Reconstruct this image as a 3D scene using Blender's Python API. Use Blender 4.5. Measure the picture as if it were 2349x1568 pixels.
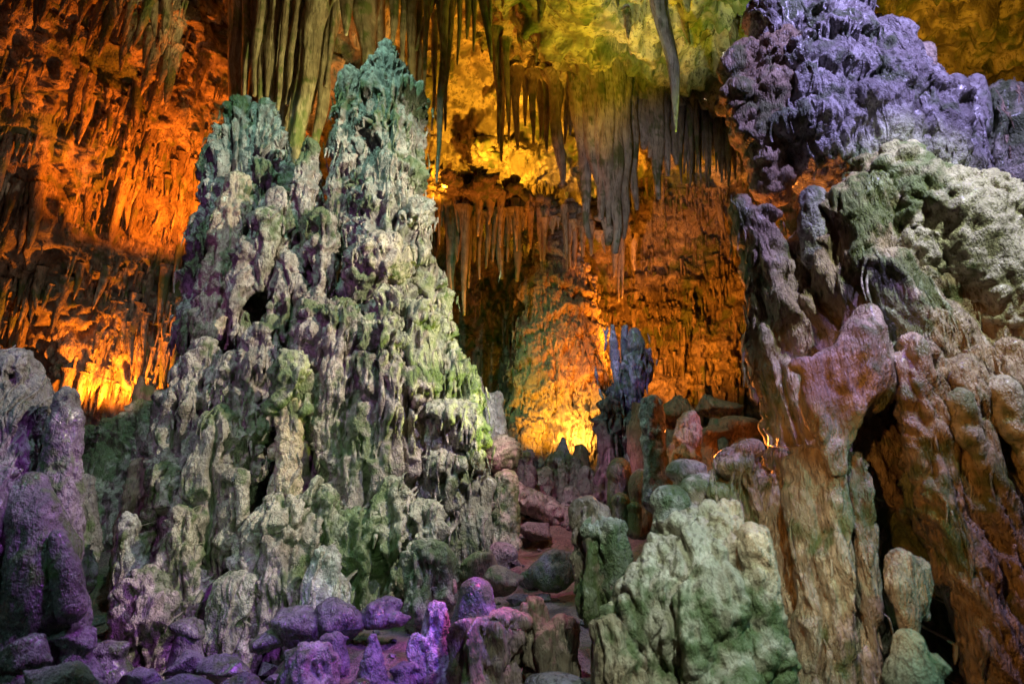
import bpy, bmesh, math, random, time
import numpy as np
from mathutils import Vector

T0 = time.time()
for o in list(bpy.data.objects):
    bpy.data.objects.remove(o, do_unlink=True)
scene = bpy.context.scene
col = scene.collection

# ------------------------------------------------------------------ camera
PITCH = math.radians(14.0)
CAM = np.array([0.0, 0.0, 1.5])
FOC = 1566.0                      # focal length in units of a 2349 px wide frame
cam_data = bpy.data.cameras.new('camera')
cam_data.sensor_width = 36.0
cam_data.lens = 36.0 * FOC / 2349.0
cam_data.clip_start = 0.05
cam_data.clip_end = 200.0
cam_data.dof.use_dof = True
cam_data.dof.focus_distance = 7.6
cam_data.dof.aperture_fstop = 1.7
camera = bpy.data.objects.new('camera', cam_data)
camera.location = CAM
camera.rotation_euler = (math.radians(90) + PITCH, 0, 0)
col.objects.link(camera)
scene.camera = camera

_f = np.array([0, math.cos(PITCH), math.sin(PITCH)])
_u = np.array([0, -math.sin(PITCH), math.cos(PITCH)])
_r = np.array([1.0, 0, 0])

def at(px, py, Y):
    """point of the cave seen in direction (px, py), Y metres in front of the viewer"""
    d = _f + _r * ((px - 1174.5) / FOC) + _u * (-(py - 784.0) / FOC)
    return CAM + d * (Y / d[1])

def size(px, py, Y):
    """metres per pixel there"""
    d = _f + _u * (-(py - 784.0) / FOC)
    return (Y / d[1]) / FOC

# ------------------------------------------------------------------ world, exposure
world = bpy.data.worlds.new('World')
scene.world = world
world.use_nodes = True
bg = world.node_tree.nodes['Background']
bg.inputs['Color'].default_value = (0.5, 0.55, 0.6, 1)
bg.inputs['Strength'].default_value = 0.006
scene.view_settings.view_transform = 'Standard'
scene.view_settings.look = 'None'
scene.view_settings.exposure = 0.4
scene.view_settings.gamma = 1.0
scene.cycles.max_bounces = 3
scene.cycles.diffuse_bounces = 2
scene.cycles.glossy_bounces = 1
scene.cycles.sample_clamp_indirect = 4.0
scene.cycles.use_denoising = True
scene.cycles.use_adaptive_sampling = True
scene.cycles.adaptive_threshold = 0.03

# ------------------------------------------------------------------ the show-cave floodlights, plus one added fill
def lamp(name, pos, target, power, color, angle=100, radius=0.12, blend=0.6):
    if target is None:
        L = bpy.data.lights.new(name, 'POINT')
    else:
        L = bpy.data.lights.new(name, 'SPOT')
        L.spot_size = math.radians(angle)
        L.spot_blend = blend
    L.energy = power
    L.color = color
    L.shadow_soft_size = radius
    o = bpy.data.objects.new(name, L)
    o.location = pos
    if target is not None:
        dv = Vector(target) - Vector(pos)
        o.rotation_euler = dv.to_track_quat('-Z', 'Y').to_euler()
    col.objects.link(o)
    return o

# amber floods behind the central mounds
lamp('flood_amber', at(1343, 1014, 13.0), at(1290, 900, 14.2), 110, (1.0, 0.42, 0.05), 150, 0.06)
lamp('flood_amber', at(1235, 1050, 11.5), at(1255, 950, 13.6), 400, (1.0, 0.40, 0.015), 44, 0.06, 0.9)
lamp('flood_orange', at(1290, 960, 11.6), at(1090, 560, 12.4), 750, (1.0, 0.24, 0.012), 60, 0.05)
lamp('flood_orange', at(1400, 1000, 11.0), at(1310, 770, 14.0), 620, (1.0, 0.20, 0.008), 40, 0.06, 0.9)
lamp('flood_orange', at(1480, 880, 13.2), at(1500, 660, 16.0), 1000, (1.0, 0.27, 0.015), 104, 0.10)
lamp('flood_gold', at(1300, 560, 15.0), at(1240, 330, 15.0), 300, (1.0, 0.40, 0.02), 170, 0.10)
lamp('flood_gold', at(1165, 405, 13.3), at(1175, 250, 14.8), 360, (1.0, 0.42, 0.02), 165, 0.08)
lamp('flood_gold', at(1020, 430, 12.4), at(1000, 250, 13.6), 220, (1.0, 0.36, 0.015), 150, 0.08)
# orange floods under the left overhang
lamp('flood_orange', at(235, 940, 11.9), at(290, 620, 12.0), 560, (1.0, 0.23, 0.010), 170, 0.05)
lamp('flood_orange', at(440, 520, 10.7), at(370, 290, 11.4), 820, (1.0, 0.19, 0.006), 132, 0.04)
lamp('fill_brown', (-4.2, 7.0, 2.6), at(200, 420, 11.5), 110, (1.0, 0.60, 0.42), 90, 0.05)  # weak fill lamp, added for the viewer-facing sides of the left wall
# green floods for the vault
lamp('flood_lime', (2.3, 8.2, 4.2), (2.0, 7.9, 9.6), 600, (0.46, 0.64, 0.03), 80, 0.10)
lamp('flood_gold', (1.3, 9.8, 5.6), (1.2, 9.9, 9.6), 380, (1.0, 0.52, 0.02), 72, 0.05)
lamp('flood_gold', at(2250, 420, 8.5), at(2280, 90, 10.5), 240, (1.0, 0.46, 0.02), 120, 0.10)
lamp('flood_green', at(1095, 830, 11.5), at(1080, 760, 14.5), 40, (0.30, 0.9, 0.10), 110, 0.15)
lamp('flood_lime', at(1060, 560, 8.2), at(700, 110, 10.0), 1500, (0.85, 0.70, 0.22), 44, 0.15)
# floods on the great stalagmite
lamp('flood_warm', (2.0, 4.4, 5.8), at(750, 720, 7.0), 1400, (1.0, 0.90, 0.68), 74, 0.03)
lamp('flood_teal', (-1.8, 4.4, 9.0), at(760, 500, 7.2), 560, (0.52, 1.0, 0.82), 100, 0.03)
lamp('flood_lime', at(1480, 1010, 6.4), at(980, 840, 7.0), 230, (0.70, 0.95, 0.12), 60, 0.04)
lamp('flood_magenta', (-3.0, 2.4, 4.8), at(520, 800, 7.2), 150, (0.74, 0.28, 1.0), 70, 0.04)
lamp('flood_green', (-0.6, 2.8, 1.8), at(620, 1180, 6.4), 90, (0.60, 1.0, 0.50), 42, 0.04)
# violet floods low in the foreground
lamp('flood_violet', (-0.4, 3.7, 2.4), at(720, 1530, 4.7), 110, (0.36, 0.10, 1.0), 50, 0.03)
lamp('flood_violet', (0.4, 4.0, 2.2), at(990, 1470, 5.0), 110, (0.20, 0.09, 1.0), 34, 0.03)
lamp('flood_magenta', (0.2, 4.6, 2.6), at(930, 1530, 4.8), 70, (1.0, 0.12, 0.55), 46, 0.03)
lamp('flood_magenta', (0.4, 5.0, 2.4), at(1150, 1400, 5.2), 60, (1.0, 0.18, 0.70), 46, 0.03)
lamp('flood_violet', (-1.0, 4.4, 2.4), at(420, 1500, 5.2), 85, (0.50, 0.12, 1.0), 56, 0.03)
lamp('flood_magenta', (0.1, 7.2, 2.9), at(1250, 1230, 8.2), 70, (1.0, 0.30, 0.60), 110, 0.04)
lamp('flood_violet', (-1.7, 3.9, 3.0), at(140, 1200, 4.5), 105, (0.60, 0.16, 1.0), 60, 0.03)
lamp('flood_teal', (-4.2, 2.4, 4.2), at(40, 980, 4.8), 75, (0.40, 0.9, 0.8), 70, 0.03)
# floods on the winged figure and the hanging curtain
lamp('flood_violet', (0.4, 6.6, 3.4), at(1455, 830, 9.0), 70, (0.30, 0.26, 1.0), 30, 0.04)
lamp('flood_white', (-0.4, 4.2, 2.4), at(1420, 480, 11.6), 480, (0.95, 0.84, 0.92), 24, 0.04)
lamp('flood_white', (0.5, 5.0, 3.2), at(1520, 120, 8.2), 330, (0.80, 0.85, 1.0), 22, 0.04)
# floods on the right-hand formation
lamp('flood_violet', (3.4, 1.8, 7.4), at(1950, 350, 4.6), 1000, (0.50, 0.44, 1.0), 58, 0.03)
lamp('flood_white', (3.3, 1.5, 6.2), at(2230, 560, 4.2), 600, (0.84, 1.0, 0.68), 34, 0.03)
lamp('flood_orange', at(1560, 1010, 6.6), at(1830, 760, 4.5), 300, (1.0, 0.28, 0.04), 120, 0.05)
lamp('flood_green', (1.0, 1.4, 3.3), at(1620, 1330, 3.8), 230, (0.80, 1.0, 0.82), 40, 0.03)
lamp('flood_teal', (2.6, 2.6, 2.4), at(1740, 1400, 3.8), 40, (0.35, 1.0, 0.75), 70, 0.03)
lamp('flood_violet', (2.3, 2.5, 4.4), at(1960, 780, 4.0), 170, (0.42, 0.32, 1.0), 24, 0.03)
lamp('flood_amber', (0.8, 2.3, 2.1), at(2060, 1120, 4.0), 46, (1.0, 0.44, 0.09), 64, 0.03)

# ------------------------------------------------------------------ numpy noise
rng = np.random.default_rng(7)
random.seed(7)
_perm = rng.permutation(1024).astype(np.int32)
_perm2 = np.concatenate([_perm, _perm, _perm])
_g = rng.normal(size=(1024, 3)).astype(np.float32)
_g /= np.linalg.norm(_g, axis=1)[:, None]
_jit = rng.uniform(-0.36, 0.36, size=(1024, 3)).astype(np.float32)
_rad = rng.uniform(0.45, 0.72, size=1024).astype(np.float32)

def _hash(ix, iy, iz):
    return _perm2[_perm2[_perm2[ix & 1023] + (iy & 1023)] + (iz & 1023)]

def perlin(p):
    p = np.asarray(p, np.float32)
    i = np.floor(p).astype(np.int32)
    f = p - i
    w = f * f * f * (f * (f * 6 - 15) + 10)
    out = np.zeros(len(p), np.float32)
    for dx in (0, 1):
        wx = w[:, 0] if dx else 1 - w[:, 0]
        for dy in (0, 1):
            wy = w[:, 1] if dy else 1 - w[:, 1]
            for dz in (0, 1):
                wz = w[:, 2] if dz else 1 - w[:, 2]
                g = _g[_hash(i[:, 0] + dx, i[:, 1] + dy, i[:, 2] + dz)]
                out += wx * wy * wz * (g[:, 0] * (f[:, 0] - dx) + g[:, 1] * (f[:, 1] - dy) + g[:, 2] * (f[:, 2] - dz))
    return out * 1.5

def fbm(p, o=3, gain=0.5):
    p = np.asarray(p, np.float32)
    a, s, t = 1.0, 0, 0
    for k in range(o):
        s = s + a * perlin(p * (2.03 ** k) + 17.3 * k)
        t += a
        a *= gain
    return s / t

_jx, _jy, _jz = (np.ascontiguousarray(_jit[:, c]) for c in range(3))
_ir2 = 1.0 / _rad ** 2
_ht = (0.35 + 0.65 * (_rad - .45) / .27).astype(np.float32)

def popcorn(p):
    """a carpet of round knobs with clefts between them, 0..1"""
    p = np.asarray(p, np.float32)
    i = np.floor(p - 0.5).astype(np.int32)
    f = p - i - 0.5
    best = np.zeros(len(p), np.float32)
    for dx in (0, 1):
        for dy in (0, 1):
            for dz in (0, 1):
                h = _hash(i[:, 0] + dx, i[:, 1] + dy, i[:, 2] + dz)
                d2 = (f[:, 0] - dx - _jx[h]) ** 2 + (f[:, 1] - dy - _jy[h]) ** 2 + (f[:, 2] - dz - _jz[h]) ** 2
                best = np.maximum(best, np.sqrt(np.clip(1 - d2 * _ir2[h], 0, 1)) * _ht[h])
    return best

def wave(p):
    """ridged, -1..1"""
    return 1 - 2.2 * np.abs(perlin(p))

_gv = rng.normal(size=(1024, 3, 3)).astype(np.float32)
_gv /= np.linalg.norm(_gv, axis=2)[:, :, None]

_gx = [np.ascontiguousarray(_gv[:, c, 0]) for c in range(3)]
_gy = [np.ascontiguousarray(_gv[:, c, 1]) for c in range(3)]
_gz = [np.ascontiguousarray(_gv[:, c, 2]) for c in range(3)]

def perlinv(p):
    """three independent noises at once"""
    p = np.asarray(p, np.float32)
    i = np.floor(p).astype(np.int32)
    f = p - i
    w = f * f * f * (f * (f * 6 - 15) + 10)
    out = np.zeros((3, len(p)), np.float32)
    for dx in (0, 1):
        wx = w[:, 0] if dx else 1 - w[:, 0]
        for dy in (0, 1):
            wy = w[:, 1] if dy else 1 - w[:, 1]
            for dz in (0, 1):
                wz = w[:, 2] if dz else 1 - w[:, 2]
                h = _hash(i[:, 0] + dx, i[:, 1] + dy, i[:, 2] + dz)
                ww = wx * wy * wz
                e0, e1, e2 = (f[:, 0] - dx) * ww, (f[:, 1] - dy) * ww, (f[:, 2] - dz) * ww
                for c in range(3):
                    out[c] += _gx[c][h] * e0 + _gy[c][h] * e1 + _gz[c][h] * e2
    return (out * 1.5).T

STY = {
    #        warp  lump  lf   knob kf   pop  pf   pop2 pf2  flute ff  tier  per  rag  pit
    'pop':   (.055, .06, 2.2, .038, 4.5, .050, 10., .034, 20., .120, 7.0, .060, .38, .30, .07),
    'popsm': (.040, .04, 3.0, .025, 6.0, .042, 13., .044, 23., .075, 9.0, .040, .24, .30, .06),
    'flute': (.050, .05, 2.0, .020, 5.0, .034, 12., .036, 22., .220, 7.0, .070, .55, .34, .09),
    'tier':  (.055, .05, 2.0, .025, 5.0, .034, 12., .036, 22., .150, 8.0, .170, .36, .36, .06),
    'spire': (.055, .05, 2.6, .030, 6.0, .048, 11., .042, 21., .120, 8.5, .130, .32, .34, .08),
    'rock':  (.035, .05, 1.8, .000, 3.5, .014, 9., .016, 19., .010, 6.0, .000, .30, .30, .02),
    'smooth': (.060, .06, 2.4, .015, 4.0, .010, 10., .010, 22., .045, 5.0, .000, .30, .30, .0),
    'lobes': (.040, .06, 1.6, .035, 4.2, .068, 9.5, .042, 19., .020, 7.0, .020, .36, .34, .0),
    'ridge': (.055, .06, 1.8, .060, 4.0, .085, 8.5, .050, 16., .050, 6.0, .030, .45, .36, .0),
    'trunk': (.060, .08, 1.5, .025, 5.0, .020, 12., .020, 22., .110, 6.0, .030, .60, .34, .01),
    'drape': (.060, .07, 1.6, .025, 5.0, .026, 12., .026, 22., .190, 6.5, .050, .60, .34, .05),
    'violet': (.040, .08, 1.5, .030, 4.5, .022, 13., .026, 24., .050, 10., .090, .44, .42, .0),
    'far':   (.060, .07, 1.2, .030, 3.0, .035, 6.0, .035, 11., .240, 6.0, .260, .85, .16, .04),
    'bands': (.030, .03, 3.0, .000, 6.0, .008, 12., .006, 26., .004, 6.0, .050, .10, .03, .0),
}

GROOVE = {'pop': .15, 'popsm': .05, 'flute': .14, 'tier': .07, 'spire': .12, 'drape': .11, 'ridge': .08, 'violet': .015, 'far': .10, 'trunk': .045}

def displace(P, N, style, k=1.0, slant=0.0):
    """roughen a smooth rock body; returns the new points"""
    warp, lump, lf, knob, kf, pop, pf, pop2, pf2, flute, ff, tier, per, rag, pit = STY[style]
    P = P.astype(np.float32)
    side = np.clip(1.15 - np.abs(N[:, 2]), 0, 1) ** 0.7
    W1 = perlinv(P * 1.9)
    W2 = perlinv(P * 5.3 + 11)
    Wp = P + 0.05 * W2
    d = lump * fbm(P * lf, 2)
    gate = np.clip(0.6 + 1.3 * W1[:, 0], 0.05, 1.25)
    gate2 = np.clip(0.6 + 1.3 * W1[:, 1], 0.05, 1.25)
    st = np.stack([Wp[:, 0], Wp[:, 1], Wp[:, 2] * (.85 if style in ('lobes', 'rock') else .6 if style == 'ridge' else .42)], 1)
    if knob > 0:
        d += knob * popcorn(st * kf + 50)
    d += pop * gate * popcorn(st * pf)
    d += pop2 * gate2 * popcorn(st * pf2 + 7)
    if flute > 0:
        xs = Wp[:, 0] + slant * Wp[:, 2]
        fy = ff * (1.0 if slant == 0 else .45)
        q = np.stack([xs * ff, Wp[:, 1] * fy, Wp[:, 2] * ff * 0.09], 1)
        q2 = np.stack([xs * ff * 2.2, Wp[:, 1] * fy * 2.2, Wp[:, 2] * ff * 0.22], 1)
        amt = np.clip(0.7 + 1.0 * W1[:, 2], 0.1, 1.4)
        d += flute * side * amt * (0.6 * wave(q) + 0.4 * wave(q2) - 0.4)
    groove = GROOVE.get(style, 0)
    if groove > 0:
        # deep narrow clefts between neighbouring drip columns
        xs = Wp[:, 0] + slant * Wp[:, 2]
        n1 = perlin(np.stack([xs * 3.6, Wp[:, 1] * 3.6, Wp[:, 2] * .42], 1) + 70)
        n2 = perlin(np.stack([xs * 7.5, Wp[:, 1] * 7.5, Wp[:, 2] * .9], 1) + 20)
        d -= side * groove * (np.clip(1 - np.abs(n1) / .10, 0, 1) ** .7 + .45 * np.clip(1 - np.abs(n2) / .12, 0, 1))
    if tier > 0:
        hf = 1.0 / max(per, .15)
        q = np.stack([P[:, 0] * 5 * hf, P[:, 1] * 5 * hf, P[:, 2] * 0.6], 1)
        ph = P[:, 2] / per + 1.6 * perlin(P * (0.40 / per)) + rag * perlin(q) + 0.7 * rag * perlin(q * 2.4)
        fr = ph - np.floor(ph)
        prof = np.where(fr < 0.10, fr / 0.10, ((1 - fr) / 0.90) ** 0.8)
        d += tier * side * gate2 * (prof - 0.35)
    if pit > 0:
        h = popcorn(np.stack([Wp[:, 0] * 5.5, Wp[:, 1] * 5.5, Wp[:, 2] * 2.6], 1) + 90)
        d -= pit * side * np.clip((h - .62) * 5, 0, 1)
    return P + (warp * np.array([1, 1, .5], np.float32) * (W1 + .4 * W2) * k) + N * (d * k)[:, None]

def sm(x, a, b):
    t = np.clip((x - a) / (b - a), 0, 1)
    return t * t * (3 - 2 * t)

def tint(P, sc=1.0):
    """mineral patches: pale, dark crust and streaks, algae, wet"""
    P = np.asarray(P, np.float32) * sc
    v1 = perlinv(P * 1.5 + 5); v2 = perlinv(P * 3.4 + 9); v3 = perlinv(P * 7.6 + 2); v4 = perlinv(P * 17.0)
    stv = perlinv(np.stack([P[:, 0] * 6, P[:, 1] * 6, P[:, 2] * .9], 1))
    pale = sm(.50 * v1[:, 0] + .45 * v3[:, 0] + .35 * v4[:, 0], -.28, .32)
    crust = sm(.55 * v2[:, 0] + .45 * v3[:, 1] + .40 * v4[:, 1] + .2 * v1[:, 1], .02, .30)
    streak = sm(stv[:, 0] + .4 * v4[:, 2], .05, .38)
    dark = np.clip(np.maximum(crust, .8 * streak), 0, 1)
    moss = .75 * v1[:, 2] + .45 * v2[:, 1] + .45 * v3[:, 2] + .3 * v4[:, 1]
    moss = np.clip(.5 + moss, 0, 1)
    wet = sm(.5 * v1[:, 1] + .6 * v2[:, 2] + .3 * stv[:, 1], -.2, .35)
    return np.stack([pale, dark, moss, wet], 1)

def add_tint(me, P, sc=1.0):
    at_ = me.attributes.new('tint', 'FLOAT_COLOR', 'POINT')
    at_.data.foreach_set('color', tint(P, sc).astype(np.float32).ravel())

# ------------------------------------------------------------------ materials
def mix(nt, fac, a, b):
    n = nt.nodes.new('ShaderNodeMix')
    n.data_type = 'RGBA'
    for sock, v in ((n.inputs['Factor'], fac), (n.inputs['A'], a), (n.inputs['B'], b)):
        if isinstance(v, bpy.types.NodeSocket):
            nt.links.new(v, sock)
        elif isinstance(v, (int, float)):
            sock.default_value = v
        else:
            sock.default_value = (*v, 1)
    return n.outputs['Result']

def ramp(nt, val, lo, hi):
    n = nt.nodes.new('ShaderNodeMapRange')
    n.interpolation_type = 'SMOOTHSTEP'
    n.inputs['From Min'].default_value = lo
    n.inputs['From Max'].default_value = hi
    nt.links.new(val, n.inputs['Value'])
    return n.outputs['Result']

def math_node(nt, op, a, b):
    n = nt.nodes.new('ShaderNodeMath')
    n.operation = op
    for s, v in zip(n.inputs, (a, b)):
        if isinstance(v, bpy.types.NodeSocket):
            nt.links.new(v, s)
        else:
            s.default_value = v
    return n.outputs[0]

def limestone(name, pale, mid, dark, moss=0.0, moss_col=(0.075, 0.13, 0.025), wet=0.3, sc=1.0, bump=0.02,
              streak=0.5, darkness=0.5, down=0.6, film=0.25):
    """sc: scale of the fine grain; patches come from the 'tint' attribute (procedural, per point)"""
    m = bpy.data.materials.new(name)
    m.use_nodes = True
    nt = m.node_tree
    b = nt.nodes['Principled BSDF']
    geo = nt.nodes.new('ShaderNodeNewGeometry')
    an = nt.nodes.new('ShaderNodeAttribute')
    an.attribute_name = 'tint'
    sp = nt.nodes.new('ShaderNodeSeparateColor')
    nt.links.new(an.outputs['Color'], sp.inputs['Color'])
    tx = nt.nodes.new('ShaderNodeTexNoise')
    tx.inputs['Scale'].default_value = 34 * sc
    tx.inputs['Detail'].default_value = 3
    tx.inputs['Roughness'].default_value = 0.72
    mp = nt.nodes.new('ShaderNodeVectorMath')
    mp.operation = 'MULTIPLY'
    mp.inputs[1].default_value = (1, 1, down)
    nt.links.new(geo.outputs['Position'], mp.inputs[0])
    nt.links.new(mp.outputs[0], tx.inputs['Vector'])
    fine = tx.outputs['Fac']
    c = mix(nt, sp.outputs['Red'], mid, pale)
    k = math_node(nt, 'MULTIPLY', sp.outputs['Green'], darkness)
    k2 = math_node(nt, 'MULTIPLY', ramp(nt, fine, 0.47, 0.66), 0.8)
    c = mix(nt, math_node(nt, 'MAXIMUM', k, k2), c, dark)
    if moss > 0:
        t = 0.78 - 0.24 * moss
        k = ramp(nt, math_node(nt, 'ADD', sp.outputs['Blue'], math_node(nt, 'MULTIPLY', fine, 0.25)), t, t + 0.40)
        c = mix(nt, math_node(nt, 'MULTIPLY', k, 0.75), c, moss_col)
    nt.links.new(c, b.inputs['Base Color'])
    rr = nt.nodes.new('ShaderNodeMapRange')
    rr.inputs['To Min'].default_value = 0.75
    rr.inputs['To Max'].default_value = 0.75 - wet
    nt.links.new(an.outputs['Alpha'], rr.inputs['Value'])
    nt.links.new(rr.outputs['Result'], b.inputs['Roughness'])
    nt.links.new(math_node(nt, 'MULTIPLY', an.outputs['Alpha'], film), b.inputs['Coat Weight'])
    b.inputs['Coat Roughness'].default_value = 0.24
    bp = nt.nodes.new('ShaderNodeBump')
    bp.inputs['Strength'].default_value = 1.0
    bp.inputs['Distance'].default_value = bump * 3.0
    nt.links.new(fine, bp.inputs['Height'])
    nt.links.new(bp.outputs['Normal'], b.inputs['Normal'])
    return m

M = {
    'tower': limestone('pale_limestone', (.62, .54, .46), (.40, .34, .29), (.085, .07, .055), moss=.5, wet=.42, darkness=.62, film=0.18),
    'spire': limestone('grey_limestone', (.56, .54, .48), (.34, .34, .30), (.08, .075, .065), moss=.45, wet=.42, darkness=.62, film=0.18),
    'cream': limestone('cream_calcite', (.72, .60, .44), (.55, .42, .30), (.20, .13, .09), moss=.1, wet=.3, darkness=.3),
    'green': limestone('mossy_limestone', (.55, .52, .40), (.33, .33, .24), (.09, .085, .06), moss=1.0, wet=.3, darkness=.4),
    'violet': limestone('wet_calcite', (.62, .60, .58), (.36, .33, .32), (.10, .085, .08), moss=.1, wet=.58, darkness=.55, bump=.015, film=0.28),
    'tan': limestone('tan_flowstone', (.56, .44, .31), (.42, .30, .19), (.14, .09, .055), moss=.1, wet=.34, darkness=.5, bump=.018, down=0.22, film=0.18),
    'lobes': limestone('knobbly_calcite', (.66, .57, .44), (.46, .40, .28), (.14, .11, .07), moss=.35, wet=.30, darkness=.35, bump=.012, down=0.5, film=0.2),
    'brown': limestone('brown_rock', (.36, .26, .18), (.24, .17, .12), (.08, .055, .04), moss=.3, wet=.25, darkness=.4, bump=.012, down=0.3),
    'wall': limestone('cave_wall_rock', (.46, .38, .30), (.28, .22, .17), (.06, .045, .035), moss=.2, wet=.2, sc=.55, bump=.03, darkness=.75, down=0.35, film=0.1),
    'vault': limestone('vault_rock', (.62, .55, .42), (.46, .40, .30), (.07, .06, .04), moss=.5, wet=.15, sc=.40, bump=.016, darkness=.8, streak=.2, film=0.1),
    'flow': limestone('far_flowstone', (.66, .55, .42), (.52, .42, .31), (.14, .10, .075), moss=.0, wet=.3, sc=.7, bump=.02, darkness=.22, down=0.25),
    'stal': limestone('stalactite_calcite', (.42, .38, .31), (.27, .23, .18), (.08, .065, .05), moss=.25, wet=.3, sc=.9, bump=.012, streak=.8, darkness=.45, down=0.1),
    'pipe': limestone('grey_pipe_calcite', (.55, .52, .47), (.36, .33, .28), (.10, .085, .07), moss=.15, wet=.3, sc=.9, bump=.012, streak=.85, darkness=.3, down=0.1),
    'floor': limestone('trodden_floor', (.40, .29, .24), (.24, .17, .14), (.07, .05, .045), moss=.1, wet=.3, sc=1.2, bump=.02, streak=0, darkness=.5),
    'wetrock': limestone('wet_floor_rock', (.27, .24, .25), (.15, .13, .14), (.05, .042, .042), moss=.1, wet=.58, bump=.014, darkness=.4, film=0.32),
}

# ------------------------------------------------------------------ mesh helpers
def arrays_to_mesh(name, V, F):
    me = bpy.data.meshes.new(name)
    V = np.asarray(V, np.float32)
    F = np.asarray(F, np.int32)
    me.vertices.add(len(V))
    me.vertices.foreach_set('co', V.ravel())
    n = F.shape[1]
    me.loops.add(len(F) * n)
    me.loops.foreach_set('vertex_index', F.ravel())
    me.polygons.add(len(F))
    me.polygons.foreach_set('loop_start', np.arange(0, len(F) * n, n, dtype=np.int32))
    me.update(calc_edges=True)
    me.polygons.foreach_set('use_smooth', np.ones(len(F), bool))
    return me

def tube(P, R, seg=14, sub=5, flat=1.0, cap0=1.0, cap1=1.0, interp=True):
    """closed tapered tube through points P (first = top) with radii R; returns V, F (tris/quads as quads)"""
    P = np.asarray(P, float)
    R = np.asarray(R, float)
    if len(P) > 1 and interp:
        n = len(P)
        ext = np.vstack([2 * P[0] - P[1], P, 2 * P[-1] - P[-2]])
        er = np.concatenate([[R[0]], R, [R[-1]]])
        pp, rr = [], []
        for i in range(n - 1):
            for s in range(sub):
                t = s / sub
                a, b, c, d = ext[i:i + 4]
                pp.append(0.5 * (2 * b + (c - a) * t + (2 * a - 5 * b + 4 * c - d) * t * t + (3 * b - a - 3 * c + d) * t ** 3))
                a, b, c, d = er[i:i + 4]
                rr.append(max(1e-3, 0.5 * (2 * b + (c - a) * t + (2 * a - 5 * b + 4 * c - d) * t * t + (3 * b - a - 3 * c + d) * t ** 3)))
        pp.append(P[-1]); rr.append(R[-1])
        P, R = np.array(pp), np.array(rr)
    Tn = np.gradient(P, axis=0)
    Tn /= np.linalg.norm(Tn, axis=1)[:, None]
    cen, rad, tg = [], [], []
    for a in (75, 50, 25):
        a = math.radians(a)
        cen.append(P[0] - Tn[0] * R[0] * math.sin(a) * cap0); rad.append(R[0] * math.cos(a)); tg.append(Tn[0])
    for i in range(len(P)):
        cen.append(P[i]); rad.append(R[i]); tg.append(Tn[i])
    for a in (25, 50, 75):
        a = math.radians(a)
        cen.append(P[-1] + Tn[-1] * R[-1] * math.sin(a) * cap1); rad.append(R[-1] * math.cos(a)); tg.append(Tn[-1])
    cen, rad, tg = np.array(cen), np.array(rad), np.array(tg)
    th = np.linspace(0, 2 * math.pi, seg, endpoint=False)
    V = []
    for c, r, t in zip(cen, rad, tg):
        ref = np.array([0, 1.0, 0]) if abs(t[1]) < 0.85 else np.array([1.0, 0, 0])
        b1 = np.cross(t, ref); b1 /= np.linalg.norm(b1)
        b2 = np.cross(b1, t)
        V.append(c + r * (np.cos(th)[:, None] * b1 + flat * np.sin(th)[:, None] * b2))
    V = np.concatenate(V)
    m = len(cen)
    i, j = np.meshgrid(np.arange(m - 1), np.arange(seg), indexing='ij')
    a = (i * seg + j).ravel(); b = (i * seg + (j + 1) % seg).ravel()
    F = np.stack([a, b, b + seg, a + seg], 1)
    top = len(V)
    V = np.vstack([V, P[0] - Tn[0] * R[0] * cap0, P[-1] + Tn[-1] * R[-1] * cap1])
    j = np.arange(seg)
    k = (j + 1) % seg
    F0 = np.stack([k, j, np.full(seg, top)], 1)
    o = (m - 1) * seg
    F1 = np.stack([o + j, o + k, np.full(seg, top + 1)], 1)
    return V, [F, np.vstack([F0, F1])]

def ellipsoid(c, r, ns=18, nr=12):
    th = np.linspace(0, 2 * math.pi, ns, endpoint=False)
    ph = np.linspace(-math.pi / 2, math.pi / 2, nr)[1:-1]
    V = [np.stack([np.cos(th) * math.cos(p), np.sin(th) * math.cos(p), np.full(ns, math.sin(p))], 1) for p in ph]
    V = np.vstack(V + [[[0, 0, -1], [0, 0, 1]]])
    m = len(ph)
    i, j = np.meshgrid(np.arange(m - 1), np.arange(ns), indexing='ij')
    a = (i * ns + j).ravel(); b = (i * ns + (j + 1) % ns).ravel()
    F = np.stack([a, b, b + ns, a + ns], 1)
    j = np.arange(ns); k = (j + 1) % ns
    F0 = np.stack([k, j, np.full(ns, m * ns)], 1)
    F1 = np.stack([(m - 1) * ns + j, (m - 1) * ns + k, np.full(ns, m * ns + 1)], 1)
    return V * np.asarray(r) + np.asarray(c), [F, np.vstack([F0, F1])]

def K(*pts, flat=1.0, cap=1.0):
    return ('K', pts, flat, cap)

def H(x, y, rx, ry, dd=0.0, rd=None):
    """angular block"""
    return ('H', x, y, rx, ry, dd, rd)

def hull(c, r, seed):
    g_ = np.random.default_rng(seed)
    v = g_.normal(size=(15, 3))
    v /= np.linalg.norm(v, axis=1)[:, None]
    v *= g_.uniform(.85, 1.18, size=(15, 1))
    bm = bmesh.new()
    for q in v * np.asarray(r) + np.asarray(c):
        bm.verts.new(q)
    res = bmesh.ops.convex_hull(bm, input=bm.verts)
    bmesh.ops.delete(bm, geom=[e for e in res['geom_interior'] if isinstance(e, bmesh.types.BMVert)], context='VERTS')
    bm.verts.index_update()
    V = np.array([q.co for q in bm.verts])
    F = np.array([[q.index for q in f.verts] for f in bm.faces])
    bm.free()
    return V, [F]

def E(x, y, rx, ry, dd=0.0, rd=None):
    return ('E', x, y, rx, ry, dd, rd)

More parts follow.
